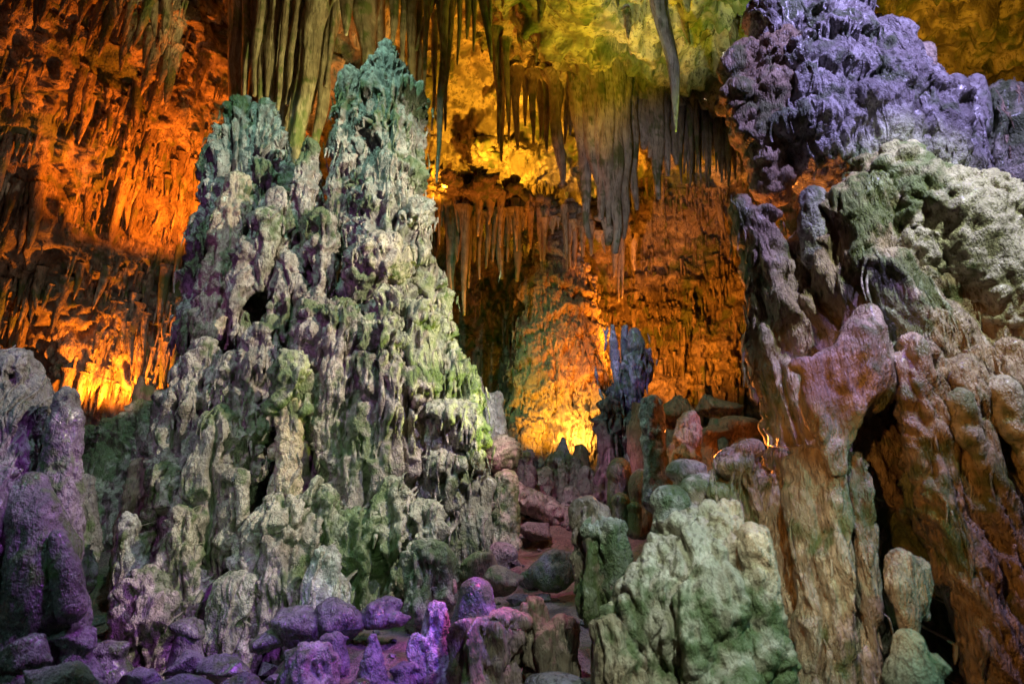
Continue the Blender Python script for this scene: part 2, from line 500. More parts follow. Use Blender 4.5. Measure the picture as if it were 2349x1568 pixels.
def floor_z(x, y):
    z = np.interp(y, [-4, 0, 2, 4.5, 5.8, 7, 8.5, 11, 13, 17], [-.3, -.2, -.05, .30, .5, .78, 1.2, 1.85, 2.3, 2.6])
    z = z + 0.10 * np.clip(np.abs(x + 0.2) - 2.5, 0, 6)
    z = z + .09 * np.clip((x + 1.9) / .4, 0, 1) * np.clip((1.1 - x) / .4, 0, 1) * np.clip((y - 4.9) / .3, 0, 1) * np.clip((6.4 - y) / .6, 0, 1)
    z = z - .42 * np.clip((-x - 1.5) / .5, 0, 1) * np.clip((y - 3.0) / 1.0, 0, 1) * np.clip((8.0 - y) / 1.5, 0, 1)
    return z

jobs = []
part_of = {}

def raw(name, D, prims):
    Vs, polys, off = [], [], 0
    for p in prims:
        if p[0] == 'K':
            P = [at(q[0], q[1], D + (q[3] if len(q) > 3 else 0)) for q in p[1]]
            R = [q[2] * size(q[0], q[1], D + (q[3] if len(q) > 3 else 0)) for q in p[1]]
            V, Fs = tube(P, R, flat=p[2], cap0=p[3])
        else:
            _, x, y, rx, ry, dd, rd = p
            s = size(x, y, D + dd)
            if p[0] == 'H':
                V, Fs = hull(at(x, y, D + dd), (rx * s, (rd or (rx + ry) / 2) * s, ry * s), int(x * 7 + y))
            else:
                V, Fs = ellipsoid(at(x, y, D + dd), (rx * s, (rd or (rx + ry) / 2) * s, ry * s))
        Vs.append(V)
        for F in Fs:
            polys += (F + off).tolist()
        off += len(V)
    me = bpy.data.meshes.new(name)
    me.from_pydata(np.vstack(Vs).tolist(), [], polys)
    me.update()
    return me

def mass(name, D, style, mat, prims, parent=None, voxel=None, label=None, cat=None, group=None, k=1.0, smooth=4, slant=0.0):
    """one rock body: primitives fused by a voxel remesh, then roughened"""
    prims = list(prims)
    if parent is None and cat == 'stalagmite':
        for p in list(prims):
            if p[0] == 'K':
                for q in p[1]:
                    w = at(q[0], q[1], D)
                    if w[2] < floor_z(w[0], w[1]) + .10:
                        prims.append(E(q[0], q[1] - 4, q[2] * 1.9, q[2] * .55))
                        break
    me = raw(name, D, prims)
    o = bpy.data.objects.new(name, me)
    col.objects.link(o)
    rm = o.modifiers.new('fuse', 'REMESH')
    rm.mode = 'VOXEL'
    rm.voxel_size = voxel or D * 0.0025
    if style == 'rock':
        smooth = 1
    if smooth:
        sm = o.modifiers.new('soften', 'SMOOTH')
        sm.factor = 0.5
        sm.iterations = smooth
    rmax = max([max(q[2] * size(q[0], q[1], D) for q in p[1]) if p[0] == 'K' else max(p[3], p[4]) * size(p[1], p[2], D) for p in prims])
    k = k * float(np.clip(rmax / .26, .40, 1.0))
    jobs.append((o, style, mat, parent, k, slant))
    if parent is not None:
        part_of[o.name] = parent
    if parent is None:
        o['label'] = label
        o['category'] = cat or 'stalagmite'
        if group:
            o['group'] = group
    elif label:
        o['label'] = label
    return o

def thing(name, base, label, cat, group=None):
    e = bpy.data.objects.new(name, None)
    e.empty_display_size = 0.2
    e.location = base
    col.objects.link(e)
    e['label'] = label
    e['category'] = cat
    if group:
        e['group'] = group
    return e

def finish_jobs():
    dg = bpy.context.evaluated_depsgraph_get()
    done = []
    for o, style, mat, parent, k, slant in jobs:
        done.append(bpy.data.meshes.new_from_object(o.evaluated_get(dg)))
    total = 0
    for (o, style, mat, parent, k, slant), me in zip(jobs, done):
        old = o.data
        o.modifiers.clear()
        n = len(me.vertices)
        co = np.empty(n * 3, np.float32); me.vertices.foreach_get('co', co)
        no = np.empty(n * 3, np.float32); me.vertex_normals.foreach_get('vector', no)
        P, N = co.reshape(-1, 3), no.reshape(-1, 3)
        P2 = displace(P, N, style, k, slant)
        # what lies deep under the floor or out of reach below the frame is not kept
        nf = len(me.polygons)
        lv = np.empty(len(me.loops), np.int32); me.loops.foreach_get('vertex_index', lv)
        keepv = P2[:, 2] > floor_z(P2[:, 0], P2[:, 1]) - .25
        if len(lv) == nf * 4 and not keepv.all():
            F = lv.reshape(-1, 4)
            F = F[keepv[F].any(1)]
            use = np.unique(F)
            remap = np.zeros(n, np.int32); remap[use] = np.arange(len(use))
            P2 = P2[use]
            bpy.data.meshes.remove(me)
            me = arrays_to_mesh(o.name, P2, remap[F])
        root = parent
        while root is not None and root.name in part_of:
            root = part_of[root.name]
        base = np.array(root.location) if root else np.array([P2[:, 0].mean(), P2[:, 1].mean(), P2[:, 2].min()])
        me.vertices.foreach_set('co', (P2 - base).astype(np.float32).ravel())
        add_tint(me, P2)
        me.polygons.foreach_set('use_smooth', np.ones(len(me.polygons), bool))
        me.materials.clear()
        me.materials.append(M[mat])
        me.update()
        nm = o.name
        o.data = me
        bpy.data.meshes.remove(old)
        me.name = nm
        if parent:
            o.parent = parent
        else:
            o.location = base
        total += len(me.polygons)
    print('masses', len(jobs), 'quads', total, 'time', round(time.time() - T0, 1))

# ------------------------------------------------------------------ the cave: floor, walls, vault
def structure(o):
    o['kind'] = 'structure'
    return o

nx, ny = 270, 260
gx = np.linspace(-13, 13, nx)
gy = np.concatenate([np.linspace(-5, 3, 40, endpoint=False), np.linspace(3, 17.5, ny - 40)])
X, Y = np.meshgrid(gx, gy, indexing='ij')
P = np.stack([X.ravel(), Y.ravel(), floor_z(X, Y).ravel()], 1)
Z = P[:, 2] + 0.16 * fbm(P * [1.3, 1.3, 0], 4) + 0.10 * popcorn(P * [3.0, 3.0, 0]) * np.clip(perlin(P * .7) + .5, 0, 1) + 0.012 * popcorn(P * [11, 11, 0])
P[:, 2] = Z
i, j = np.meshgrid(np.arange(nx - 1), np.arange(ny - 1), indexing='ij')
a = (i * ny + j).ravel()
fl = bpy.data.objects.new('cave_floor', arrays_to_mesh('cave_floor', P, np.stack([a, a + ny, a + ny + 1, a + 1], 1)))
fl.data.materials.append(M['floor'])
add_tint(fl.data, P, 1.2)
col.objects.link(structure(fl))

# shell: a profile from the foot of the back wall up and over the viewer
prof_t = np.array([0, .08, .20, .32, .42, .48, .53, .565, .60, .70, .80, .90, 1.0])
prof_y = np.array([16.0, 16.2, 16.3, 16.1, 15.5, 14.6, 13.4, 12.5, 11.9, 9.6, 7.0, 2.0, -5.5])
prof_z = np.array([1.0, 2.6, 5.0, 7.6, 9.3, 10.3, 10.6, 10.2, 9.75, 9.55, 9.5, 9.2, 6.0])

def shell_grid(x0, x1, nu, t0, t1, nv):
    xs = np.linspace(x0, x1, nu)
    ts = np.linspace(t0, t1, nv)
    X, Tt = np.meshgrid(xs, ts, indexing='ij')
    Yb = np.interp(Tt, prof_t, prof_y); Zb = np.interp(Tt, prof_t, prof_z)
    # the left side is an overhang that comes forward as it rises
    left = np.clip((-X - 3.2) / 3.5, 0, 1.4)
    left = np.where(left < 1, left * left * (3 - 2 * left), left)
    vis = np.clip((Yb - 6.0) / 5.0, 0, 1)
    Yb = Yb - left * vis * (2.2 + 0.42 * np.clip(Zb - 2.5, 0, 7))
    up = np.clip((1.2 - X) / 2.4, 0, 1) * np.clip((Tt - .50) / .08, 0, 1) * np.clip((1 - Tt) / .2, 0, 1)
    Zb = Zb + 1.5 * up * up * (3 - 2 * up)
    right = np.clip((X - 5.5) / 6, 0, 1)
    Yb = Yb - right * vis * 3.0
    Zb = Zb - np.clip(np.abs(X) - 9, 0, 5) * 0.6 * np.clip(Tt * 2 - .6, 0, 1)
    return np.stack([X, Yb, Zb], -1)

def grid_normals(G):
    du = np.gradient(G, axis=0); dv = np.gradient(G, axis=1)
    n = np.cross(du, dv)
    n /= np.linalg.norm(n, axis=-1)[..., None] + 1e-9
    return n

def shell_disp(P, N):
    d = 0.75 * fbm(P * 0.33 + 5, 3) + 0.30 * fbm(P * 1.1, 4)
    tl = np.clip((-P[:, 0] - 2.5) / 2.0, 0, 1)        # left overhang: hanging curtains
    wallish = np.clip(1.4 - P[:, 2] / 9.0, 0, 1)
    side = np.clip(1.1 - np.abs(N[:, 2]), 0.25, 1)
    for per, amp, o in ((1.3, .46, 0), (.50, .20, 40)):
        q = np.stack([P[:, 0] * 2.6 / per, P[:, 1] * 2.6 / per, P[:, 2] * .35], 1) + o
        ph = P[:, 2] / per + 1.5 * perlin(P * (.38 / per) + o) + .55 * perlin(q) + .35 * perlin(q * 2.3)
        fr = ph - np.floor(ph)
        prof = np.where(fr < .10, fr / .10, ((1 - fr) / .90) ** .8)
        d += amp * side * (prof - .4) * (0.35 + 0.65 * np.maximum(tl, 0.55 * wallish))
    q = np.stack([P[:, 0] * 3.4, P[:, 1] * 3.4, P[:, 2] * .33], 1)
    d += side * (.05 + .13 * tl) * wave(q)
    roof = np.clip((P[:, 2] - 9.0) / .5, 0, 1)
    d += roof * (.10 * fbm(P * .8 + 60, 3) + .30 * sm(fbm(P * [.7, .9, 0] + 3, 3), -.04, .04) + .20 * sm(fbm(P * [1.5, 1.1, 0] + 8, 3), .05, .10) + .05 * sm(fbm(P * [3.0, 3.0, 0] + 18, 3), .0, .12))
    d += (1 - .65 * roof) * (.06 * popcorn(P * 3.3) + .04 * popcorn(P * 7))
    # bedding ledges on the right of the back wall
    rb = np.clip((P[:, 0] - 1.0) / 1.5, 0, 1) * wallish
    ph = P[:, 2] / .42 + .9 * fbm(P * .6, 3)
    d += .14 * rb * (np.abs((ph - np.floor(ph)) - .5) * 2 - .5)
    return d

def shell_part(name, x0, x1, nu, t0, t1, nv, mat):
    G = shell_grid(x0, x1, nu, t0, t1, nv)
    N = grid_normals(G)
    P = G.reshape(-1, 3); Nf = N.reshape(-1, 3)
    P2 = P + Nf * shell_disp(P, Nf)[:, None]
    i, j = np.meshgrid(np.arange(nu - 1), np.arange(nv - 1), indexing='ij')
    a = (i * nv + j).ravel()
    o = bpy.data.objects.new(name, arrays_to_mesh(name, P2, np.stack([a, a + 1, a + nv + 1, a + nv], 1)))
    o.data.materials.append(M[mat])
    add_tint(o.data, P2, .5)
    col.objects.link(structure(o))
    return o, P2.reshape(nu, nv, 3), Nf.reshape(nu, nv, 3)

wall_left, WL, WLN = shell_part('wall_left', -13, -2.6, 300, 0, .74, 400, 'wall')
wall_back, WB, WBN = shell_part('wall_back', -2.62, 12, 420, 0, .43, 270, 'wall')
ceiling, CE, CEN = shell_part('ceiling', -2.62, 12, 420, .428, .74, 280, 'vault')
vault_rear, _, _ = shell_part('ceiling_rear', -13, 12, 90, .735, 1.0, 60, 'vault')
print('shell', round(time.time() - T0, 1))

# ------------------------------------------------------------------ the great stalagmite
tower = thing('stalagmite_tower', at(640, 1440, 7.0), 'huge grey-pink knobbly stalagmite tower with twin spires left of centre', 'stalagmite')
def tw(name, D, style, mat, *prims, label=None, k=1.0, voxel=None, smooth=4):
    return mass(name, D, style, mat, prims, parent=tower, label=label, k=k, voxel=voxel, smooth=smooth)

tw('core', 7.9, 'pop', 'tower', K((560, 640, 70), (590, 800, 130), (600, 1000, 200), (610, 1250, 260), (620, 1480, 300), flat=.42),
   K((860, 560, 70), (890, 760, 110), (930, 950, 130), (930, 1150, 120), (930, 1350, 130), flat=.55), voxel=.04)
tw('spire', 7.5, 'spire', 'spire', K((884, 122, 16), (885, 160, 40), (888, 220, 58), (890, 300, 66), (890, 380, 70), (885, 480, 74), (885, 600, 84), (880, 720, 100)),
   E(905, 235, 58, 52, -.08), E(930, 270, 36, 45), E(885, 300, 60, 40, -.15), E(905, 400, 64, 60, -.1), E(870, 470, 60, 60, -.15), E(915, 500, 58, 60, -.1), label='tallest spire with grey-green ragged tiers')
tw('spire', 7.4, 'spire', 'tower', K((800, 172, 22), (797, 230, 27), (795, 330, 29), (790, 450, 33), (778, 560, 36)), label='slim ringed twin spire')
tw('spire', 7.8, 'flute', 'spire', K((548, 250, 26), (540, 330, 46), (528, 450, 56), (515, 600, 62), (495, 780, 75)),
   K((608, 262, 28), (612, 330, 38), (612, 450, 46), (600, 600, 60), (590, 700, 60)), label='broad flat-topped left spire with dark flutes')
tw('column', 7.45, 'popsm', 'cream', K((543, 425, 25), (535, 480, 30), (522, 560, 35), (502, 660, 40), (482, 780, 46)), label='cream-coloured round-topped column')
tw('knob', 7.05, 'popsm', 'green', E(606, 508, 33, 26), K((614, 525, 26), (608, 580, 20), (598, 650, 12)), label='mossy knob with green underside')
tw('dome', 7.05, 'popsm', 'tower', E(868, 600, 66, 62, 0), K((850, 640, 52), (845, 680, 36)), label='round violet-grey dome under the tallest spire')
tw('dome', 6.85, 'flute', 'tower', E(765, 740, 70, 56), K((768, 760, 74), (775, 870, 78), (785, 980, 66), (790, 1060, 50)), label='broad fluted dome in the middle of the tower')
tw('drapery', 6.7, 'flute', 'tower', K((800, 850, 46), (798, 950, 54), (806, 1080, 50), (820, 1200, 36)), K((880, 850, 54), (880, 980, 58), (882, 1100, 48), (876, 1240, 20)), K((940, 880, 36), (935, 1000, 36), (925, 1110, 20)), label='long fluted drapery hanging over the front')
tw('ledge', 6.75, 'tier', 'green', E(1040, 955, 60, 36), K((1000, 955, 30), (995, 1010, 24)), K((1050, 970, 40), (1052, 1020, 30)), K((1090, 950, 24), (1088, 1000, 22)))
tw('ledge', 6.75, 'tier', 'green', E(1020, 1065, 56, 36), K((990, 1070, 26), (988, 1130, 20)), K((1030, 1080, 34), (1030, 1150, 26)), E(1068, 1050, 26, 30))
tw('upper_column_mass', 7.0, 'pop', 'tower',
   K((712, 352, 16, 0.4), (708, 395, 26, 0.4), (700, 480, 32, 0.4), (692, 600, 40, 0.4), (680, 720, 46, 0.4)),
   K((737, 505, 25, 0.1), (737, 580, 29, 0.1), (733, 660, 34, 0.1), (728, 720, 36, 0.1)),
   K((640, 450, 13, 0.2), (638, 500, 17, 0.2), (632, 570, 22, 0.2), (625, 650, 30, 0.2)),
   K((668, 600, 22, 0.15), (664, 660, 32, 0.15), (655, 740, 42, 0.15), (640, 830, 48, 0.15)),
   E(560, 580, 26, 28, 0.05), K((560, 600, 20, 0.05), (555, 680, 22, 0.05), (550, 760, 26, 0.05)),
   K((600, 765, 29, -0.15), (592, 850, 37, -0.15), (575, 950, 46, -0.15), (560, 1060, 56, -0.15)),
   K((540, 835, 25, -0.2), (536, 920, 34, -0.2), (528, 1000, 42, -0.2)),
   label='clustered columns below the left spire', smooth=7)
tw('left_column_mass', 7.0, 'pop', 'tower',
   K((430, 732, 15, 0.4), (432, 780, 19, 0.4), (430, 870, 24, 0.4), (425, 960, 26, 0.4)),
   K((478, 805, 25, -0.05), (470, 870, 36, -0.05), (455, 960, 44, -0.05), (440, 1060, 52, -0.05)),
   K((415, 875, 22, -0.1), (402, 930, 33, -0.1), (395, 1020, 40, -0.1), (385, 1110, 46, -0.1)),
   K((500, 968, 35, -0.5), (490, 1060, 50, -0.5), (480, 1180, 56, -0.5), (476, 1320, 60, -0.5), (470, 1460, 66, -0.5)),
   K((378, 1085, 25, -0.45), (372, 1150, 36, -0.45), (362, 1250, 44, -0.45), (352, 1350, 48, -0.45)),
   K((340, 1345, 38, -1.1), (340, 1400, 54, -1.1), (335, 1500, 64, -1.1), (330, 1620, 76, -1.1)),
   K((420, 1200, 26, -0.9), (414, 1330, 40, -0.9), (408, 1450, 46, -0.9), (400, 1580, 52, -0.9)),
   K((548, 1098, 18, -0.7), (542, 1180, 25, -0.7), (532, 1270, 30, -0.7)),
   label='stepped columns fused along the left foot', smooth=7)
tw('right_column_mass', 7.0, 'flute', 'green',
   K((963, 478, 10, 0.3), (962, 530, 13, 0.3), (955, 600, 18, 0.3)),
   K((985, 645, 24, 0.4), (982, 720, 40, 0.4), (985, 800, 54, 0.4), (995, 900, 66, 0.4)),
   K((1030, 815, 28, 0.3), (1045, 870, 42, 0.3), (1060, 950, 44, 0.3), (1065, 1020, 36, 0.3)),
   E(897, 688, 32, 30, -0.25), K((893, 710, 38, -0.25), (885, 790, 56, -0.25)),
   E(955, 740, 46, 50, -0.1), K((950, 770, 45, -0.1), (940, 860, 55, -0.1)),
   K((1010, 1170, 44, -0.1), (1020, 1230, 50, -0.1), (1025, 1310, 56, -0.1)), K((1075, 1110, 34, -0.1), (1075, 1180, 40, -0.1), (1070, 1260, 44, -0.1)),
   K((733, 1110, 23, -0.7), (737, 1160, 27, -0.7), (740, 1230, 32, -0.7)),
   K((735, 880, 22, -0.25), (740, 950, 26, -0.25), (765, 1080, 24, -0.25), (775, 1200, 26, -0.25)),
   K((902, 1112, 22, -0.6), (906, 1180, 31, -0.6), (900, 1260, 38, -0.6), (890, 1340, 44, -0.6)),
   K((975, 1180, 26, -0.6), (970, 1250, 34, -0.6), (965, 1330, 40, -0.6)),
   K((820, 1215, 30, -0.65), (825, 1280, 42, -0.65), (830, 1370, 48, -0.65)),
   label='mossy columns and shoulders on the right flank', smooth=7)
stem = tw('column', 6.35, 'popsm', 'cream', K((668, 930, 25), (664, 1000, 28), (660, 1100, 30), (656, 1180, 34)), E(632, 1036, 20, 18), label='cream column carrying the mushroom knob')
mass('mushroom_knob', 6.35, 'pop', 'green', [K((672, 835, 26), (674, 870, 40), (668, 915, 32)), E(650, 850, 26, 28), K((640, 900, 18), (636, 945, 12)), K((700, 900, 16), (702, 940, 10))], stem, label='mushroom knob with green hollow underside', k=1.5)
tw('pedestal', 6.2, 'pop', 'tower', E(645, 1195, 80, 34), E(590, 1250, 50, 44), E(690, 1235, 50, 52), E(560, 1230, 24, 18), K((640, 1230, 86), (640, 1320, 96), (640, 1430, 105), flat=.8))
tw('column', 6.2, 'popsm', 'violet', K((294, 1200, 19), (290, 1260, 24), (298, 1330, 32), (300, 1450, 40)), label='slim violet-topped column at the left foot')
tw('stump', 5.85, 'flute', 'green', E(538, 1340, 46, 26), K((532, 1355, 40), (530, 1420, 46), (528, 1500, 52)), label='mossy round-topped stump at the foot')
tw('dome', 5.8, 'popsm', 'violet', K((748, 1285, 26), (745, 1345, 46), (745, 1430, 58)), label='smooth violet-lit dome at the foot')

# ------------------------------------------------------------------ rocks on the left
g = thing('ridged_rock', at(30, 1150, 5.0), 'teal and violet ridged rock cut by the left edge', 'rock')
mass('body', 5.0, 'violet', 'wetrock', [K((35, 850, 36), (28, 910, 62), (15, 1000, 80), (5, 1120, 92))], g)
mass('shoulder', 4.95, 'violet', 'wetrock', [E(10, 850, 36, 36), K((-10, 880, 50), (-20, 1000, 70))], g)
mass('stalagmite', 4.9, 'popsm', 'wetrock', [K((152, 912, 21), (150, 970, 36), (142, 1060, 40), (135, 1160, 44), (130, 1280, 50))], k=.6, label='violet finger stalagmite beside the ridged rock at the left edge', cat='stalagmite')
g = thing('cone_stalagmite', at(90, 1440, 4.3), 'big wet purple cone-shaped stalagmite in the left foreground', 'stalagmite')
mass('cone', 4.4, 'smooth', 'wetrock', [K((70, 1125, 40), (85, 1190, 62), (98, 1280, 82), (100, 1390, 92), (100, 1480, 88))], g)
mass('shoulder', 4.35, 'tier', 'wetrock', [K((10, 1110, 40), (10, 1200, 56), (0, 1330, 60))], g)
mass('flank', 4.25, 'smooth', 'wetrock', [K((135, 1230, 20), (150, 1300, 36), (165, 1390, 34))], g)
for x, y, rx, ry, d, t in ((170, 1470, 62, 36, 4.3, 'magenta-lit boulder at the foot of the purple cone'), (60, 1500, 76, 44, 4.1, 'dark violet boulder below the purple cone'),
                           (430, 1455, 46, 36, 5.4, 'purple boulder between the tower foot and the long slab'), (130, 1560, 90, 40, 3.9, 'blurred grey-green boulder in the bottom left corner')):
    mass('boulder', d, 'rock', 'wetrock', [H(x, y, rx, ry), K((x, y + 10, ry * .8), (x, y + 90, rx))], label=t, cat='boulder')
for x, y, rx, ry, d, t in ((250, 1500, 60, 32, 4.9, 'low violet-grey boulder below the slim violet-topped column'), (320, 1560, 70, 30, 4.5, 'dark boulder at the bottom edge left of the magenta ledge'),
                           (560, 1580, 70, 34, 4.5, 'dark blue-violet boulder at the bottom edge left of the wet boulder'), (770, 1470, 34, 20, 5.0, 'small violet boulder behind the wet boulder'), (925, 1540, 36, 20, 4.8, 'low pink-lit boulder between the purple cone and the blue stalagmite'), (420, 1590, 80, 40, 4.4, 'dark boulder at the bottom edge below the magenta ledge'), (830, 1585, 60, 34, 4.4, 'purple boulder at the bottom edge in front of the small cone'), (200, 1590, 70, 36, 4.2, 'dim violet boulder at the bottom edge right of the purple cone')):
    mass('boulder', d, 'rock', 'wetrock', [H(x, y, rx, ry), K((x, y, ry), (x, y + 60, rx))], label=t, cat='boulder')
g = thing('tiered_mound', at(280, 1180, 8.0), 'low green tiered mound behind the purple finger at left', 'rock')
mass('mound', 8.2, 'tier', 'green', [K((330, 945, 24), (310, 1000, 60), (290, 1080, 100), (280, 1190, 125), flat=.7), E(240, 1010, 46, 26), E(350, 990, 40, 26), E(250, 1090, 60, 34)], g)
for x, y, r in ((372, 905, 15), (338, 935, 16), (280, 960, 13), (245, 985, 14)):
    mass('knob', 8.0, 'popsm', 'green', [K((x, y, r * .9), (x - 2, y + 35, r * 1.3), (x - 4, y + 80, r * 1.5))], g)
mass('stalagmite', 6.95, 'drape', 'brown', [K((318, 1078, 21), (314, 1140, 25), (302, 1240, 32), (295, 1330, 36))], label='dark brown finger stalagmite left of the tower columns', cat='stalagmite')
mass('stalagmite', 6.4, 'popsm', 'wetrock', [K((200, 1105, 20), (192, 1160, 28), (186, 1250, 34), (180, 1340, 40))], label='dim mauve stalagmite in the gap right of the violet finger', cat='stalagmite')
mass('stalagmite', 9.4, 'rock', 'brown', [K((326, 868, 6), (323, 905, 15), (320, 960, 22), (318, 1010, 26)), K((345, 895, 12), (345, 960, 20))], label='small dark twin cone against the orange glow at left', cat='stalagmite')

# ------------------------------------------------------------------ middle ground
g = thing('stalagmite', at(1155, 1290, 7.5), 'stout yellow-green stalagmite standing beside the path', 'stalagmite')
mass('shaft', 7.5, 'popsm', 'green', [K((1160, 1105, 26), (1158, 1160, 29), (1156, 1250, 30))], g)
mass('foot', 7.4, 'smooth', 'wetrock', [E(1150, 1270, 34, 28), K((1140, 1280, 30), (1140, 1340, 30))], g)
mass('banded_boulder', 8.6, 'bands', 'green', [E(1150, 1040, 42, 44)], label='round yellow-green boulder with horizontal bands', cat='boulder')
mass('stalagmite', 9.2, 'popsm', 'violet', [K((1122, 912, 13), (1124, 960, 17), (1125, 1040, 20)), K((1145, 908, 11), (1146, 1000, 15))], label='purple twin stub left of the bright flowstone', cat='stalagmite')
mass('stalagmite', 9.4, 'smooth', 'violet', [K((1095, 872, 13), (1096, 910, 16), (1096, 960, 18))], label='small blue-grey dome peeping over the tower flank', cat='stalagmite')
mass('stalagmite', 9.6, 'popsm', 'wetrock', [K((1210, 1048, 14), (1211, 1090, 18), (1212, 1160, 22))], label='little purple stub below the bright flowstone foot', cat='stalagmite')
g = thing('mound', at(1290, 1190, 10.2), 'grey-green lumpy mound in front of the brightest light', 'rock')
mass('body', 10.4, 'pop', 'spire', [K((1290, 1070, 34), (1290, 1130, 66), (1290, 1210, 80), flat=.7)], g)
mass('knob', 10.2, 'popsm', 'violet', [K((1345, 1085, 15), (1345, 1140, 24), (1345, 1190, 28))], g)
mass('knob', 10.2, 'popsm', 'spire', [K((1248, 1095, 22), (1248, 1150, 34), (1248, 1200, 38))], g)
mass('knob', 9.9, 'popsm', 'violet', [K((1310, 1130, 16), (1310, 1180, 30))], g)
mass('stalagmite', 10.6, 'rock', 'spire', [K((1291, 1005, 5), (1292, 1030, 14), (1292, 1080, 24))], label='small pointed cone silhouetted by the brightest light', cat='stalagmite')
mass('boulder', 10.6, 'rock', 'brown', [H(1334, 1034, 24, 18), K((1334, 1045, 20), (1334, 1100, 26))], label='small red-brown boulder hiding the brightest lamp', cat='boulder')
mass('rock_slab', 8.9, 'drape', 'spire', [K((1110, 1095, 26), (1200, 1140, 30), (1300, 1195, 22), flat=1.4)], label='sloping grey-green slab behind the stout stalagmite', cat='rock')
mass('boulder', 8.1, 'rock', 'wetrock', [H(1226, 1220, 40, 26)], label='dark rounded boulder on the pink path', cat='boulder')
mass('folded_rock', 6.7, 'smooth', 'wetrock', [E(1258, 1318, 56, 36), K((1215, 1330, 20), (1260, 1290, 24), (1310, 1300, 26))], label='dark violet rock with smooth folds like cloth', cat='rock', k=1.4)
mass('boulder', 6.2, 'rock', 'brown', [H(1112, 1315, 68, 46), H(1160, 1330, 46, 34)], label='broad brown boulder left of the folded rock', cat='boulder')
g = thing('broad_stump', at(1110, 1600, 4.8), 'broad pink-topped brown stump in the bottom centre', 'stalagmite')
mass('stump', 4.8, 'drape', 'brown', [K((1130, 1440, 60), (1120, 1500, 66), (1115, 1620, 78), cap=.3), E(1140, 1425, 62, 20)], g)
mass('dome', 4.85, 'smooth', 'wetrock', [K((1096, 1362, 36), (1092, 1420, 44), (1085, 1500, 46))], g)
mass('rock', 4.9, 'drape', 'brown', [K((1220, 1400, 26), (1235, 1470, 36), (1250, 1580, 42)), K((1290, 1440, 22), (1300, 1500, 30), (1310, 1600, 40))], label='brown fluted rock with a green-flecked tip right of the broad stump', cat='rock')
mass('rock', 4.3, 'rock', 'wetrock', [E(1270, 1570, 70, 30)], label='blurred pink-lit rock at the bottom edge right of the stump', cat='rock')
g = thing('stalagmite', at(1000, 1600, 5.0), 'knobbly blue-violet stalagmite beside the broad stump', 'stalagmite')
mass('shaft', 5.0, 'popsm', 'violet', [K((1003, 1412, 30), (1000, 1460, 32), (1000, 1530, 38), (1000, 1620, 42))], g)
mass('side_knob', 4.95, 'popsm', 'violet', [K((962, 1475, 20), (960, 1540, 28))], g)
mass('boulder', 5.4, 'rock', 'wetrock', [H(882, 1408, 58, 32), H(905, 1425, 36, 22)], label='violet boulder resting on the floor right of the dome', cat='boulder')
mass('long_rock', 5.3, 'rock', 'wetrock', [H(610, 1460, 60, 34), H(690, 1440, 70, 44), H(775, 1430, 64, 44)], label='long low violet rock across the tower foot', cat='rock')
mass('long_rock', 4.9, 'rock', 'wetrock', [H(430, 1530, 60, 30), H(520, 1528, 70, 28)], label='low magenta rock ledge at the bottom left of centre', cat='rock')
mass('boulder', 4.6, 'popsm', 'violet', [E(712, 1522, 60, 46), K((712, 1540, 58), (712, 1610, 62))], label='wet glinting violet boulder with a pale top at the bottom edge', cat='boulder')
mass('stalagmite', 4.75, 'rock', 'wetrock', [K((847, 1468, 13), (850, 1510, 26), (850, 1590, 42))], label='small purple cone between wet boulder and blue-violet stalagmite', cat='stalagmite')
mass('boulder', 5.9, 'pop', 'green', [E(985, 1288, 52, 44), K((985, 1310, 50), (985, 1390, 52))], label='green domed boulder at the right foot of the tower', cat='boulder')
mass('stone', 5.6, 'rock', 'cream', [E(1042, 1345, 8, 20)], label='small pale stone wedged left of the broad stump', cat='stone')
mass('stone', 7.9, 'rock', 'cream', [E(1186, 1250, 5, 9)], label='tiny white bit of paper by the foot of the stout stalagmite', cat='stone')  # a white bit of paper, built as a small rounded lump

# ------------------------------------------------------------------ central flowstone and the figure-like stalagmite
g = thing('flowstone_column', at(1280, 1060, 14.2), 'massive tiered flowstone column glowing amber at the back', 'flowstone')
upper_t = mass('upper_tier', 14.6, 'far', 'flow', [K((1285, 575, 42), (1285, 640, 62), (1285, 720, 74))], g, voxel=.035)
middle_t = mass('middle_tier', 14.5, 'far', 'flow', [K((1285, 730, 76), (1288, 800, 92), (1290, 880, 96))], g, voxel=.035)
lower_t = mass('lower_tier', 14.4, 'far', 'flow', [K((1270, 880, 88), (1270, 960, 96), (1270, 1070, 104))], g, voxel=.035)
mass('drapery', 13.9, 'flute', 'flow', [K((1245, 890, 30), (1240, 960, 36), (1235, 1040, 30)), K((1295, 890, 34), (1298, 960, 36), (1300, 1010, 20))], g, voxel=.03, k=1.5)
mass('drapery', 13.8, 'flute', 'flow', [K((1350, 880, 26), (1352, 940, 26), (1356, 1000, 18))], g, voxel=.03, k=1.5)
_rr = random.Random(5)
for k in range(22):
    y = 585 + k * 15.5 + _rr.uniform(-6, 6)
    hw = np.interp(y, [580, 720, 900], [34, 66, 88])
    x = 1287 + _rr.uniform(-1, 1) * hw
    w = _rr.uniform(20, 36)
    dz = -.72 * hw / 110 * math.sqrt(max(.05, 1 - ((x - 1287) / (hw * 1.15)) ** 2))
    pr = [E(x, y, w, 9, dz, w * .8)]
    for q in range(int(w / 4)):
        xx = x + _rr.uniform(-.85, .85) * w
        pr.append(K((xx, y + 2, 4.5, dz - .12), (xx, y + _rr.uniform(12, 34), 2.2, dz - .10)))
    mass('scallop', 14.5, 'popsm', 'flow', pr, upper_t if y < 730 else middle_t if y < 890 else lower_t, voxel=.035, k=.8)
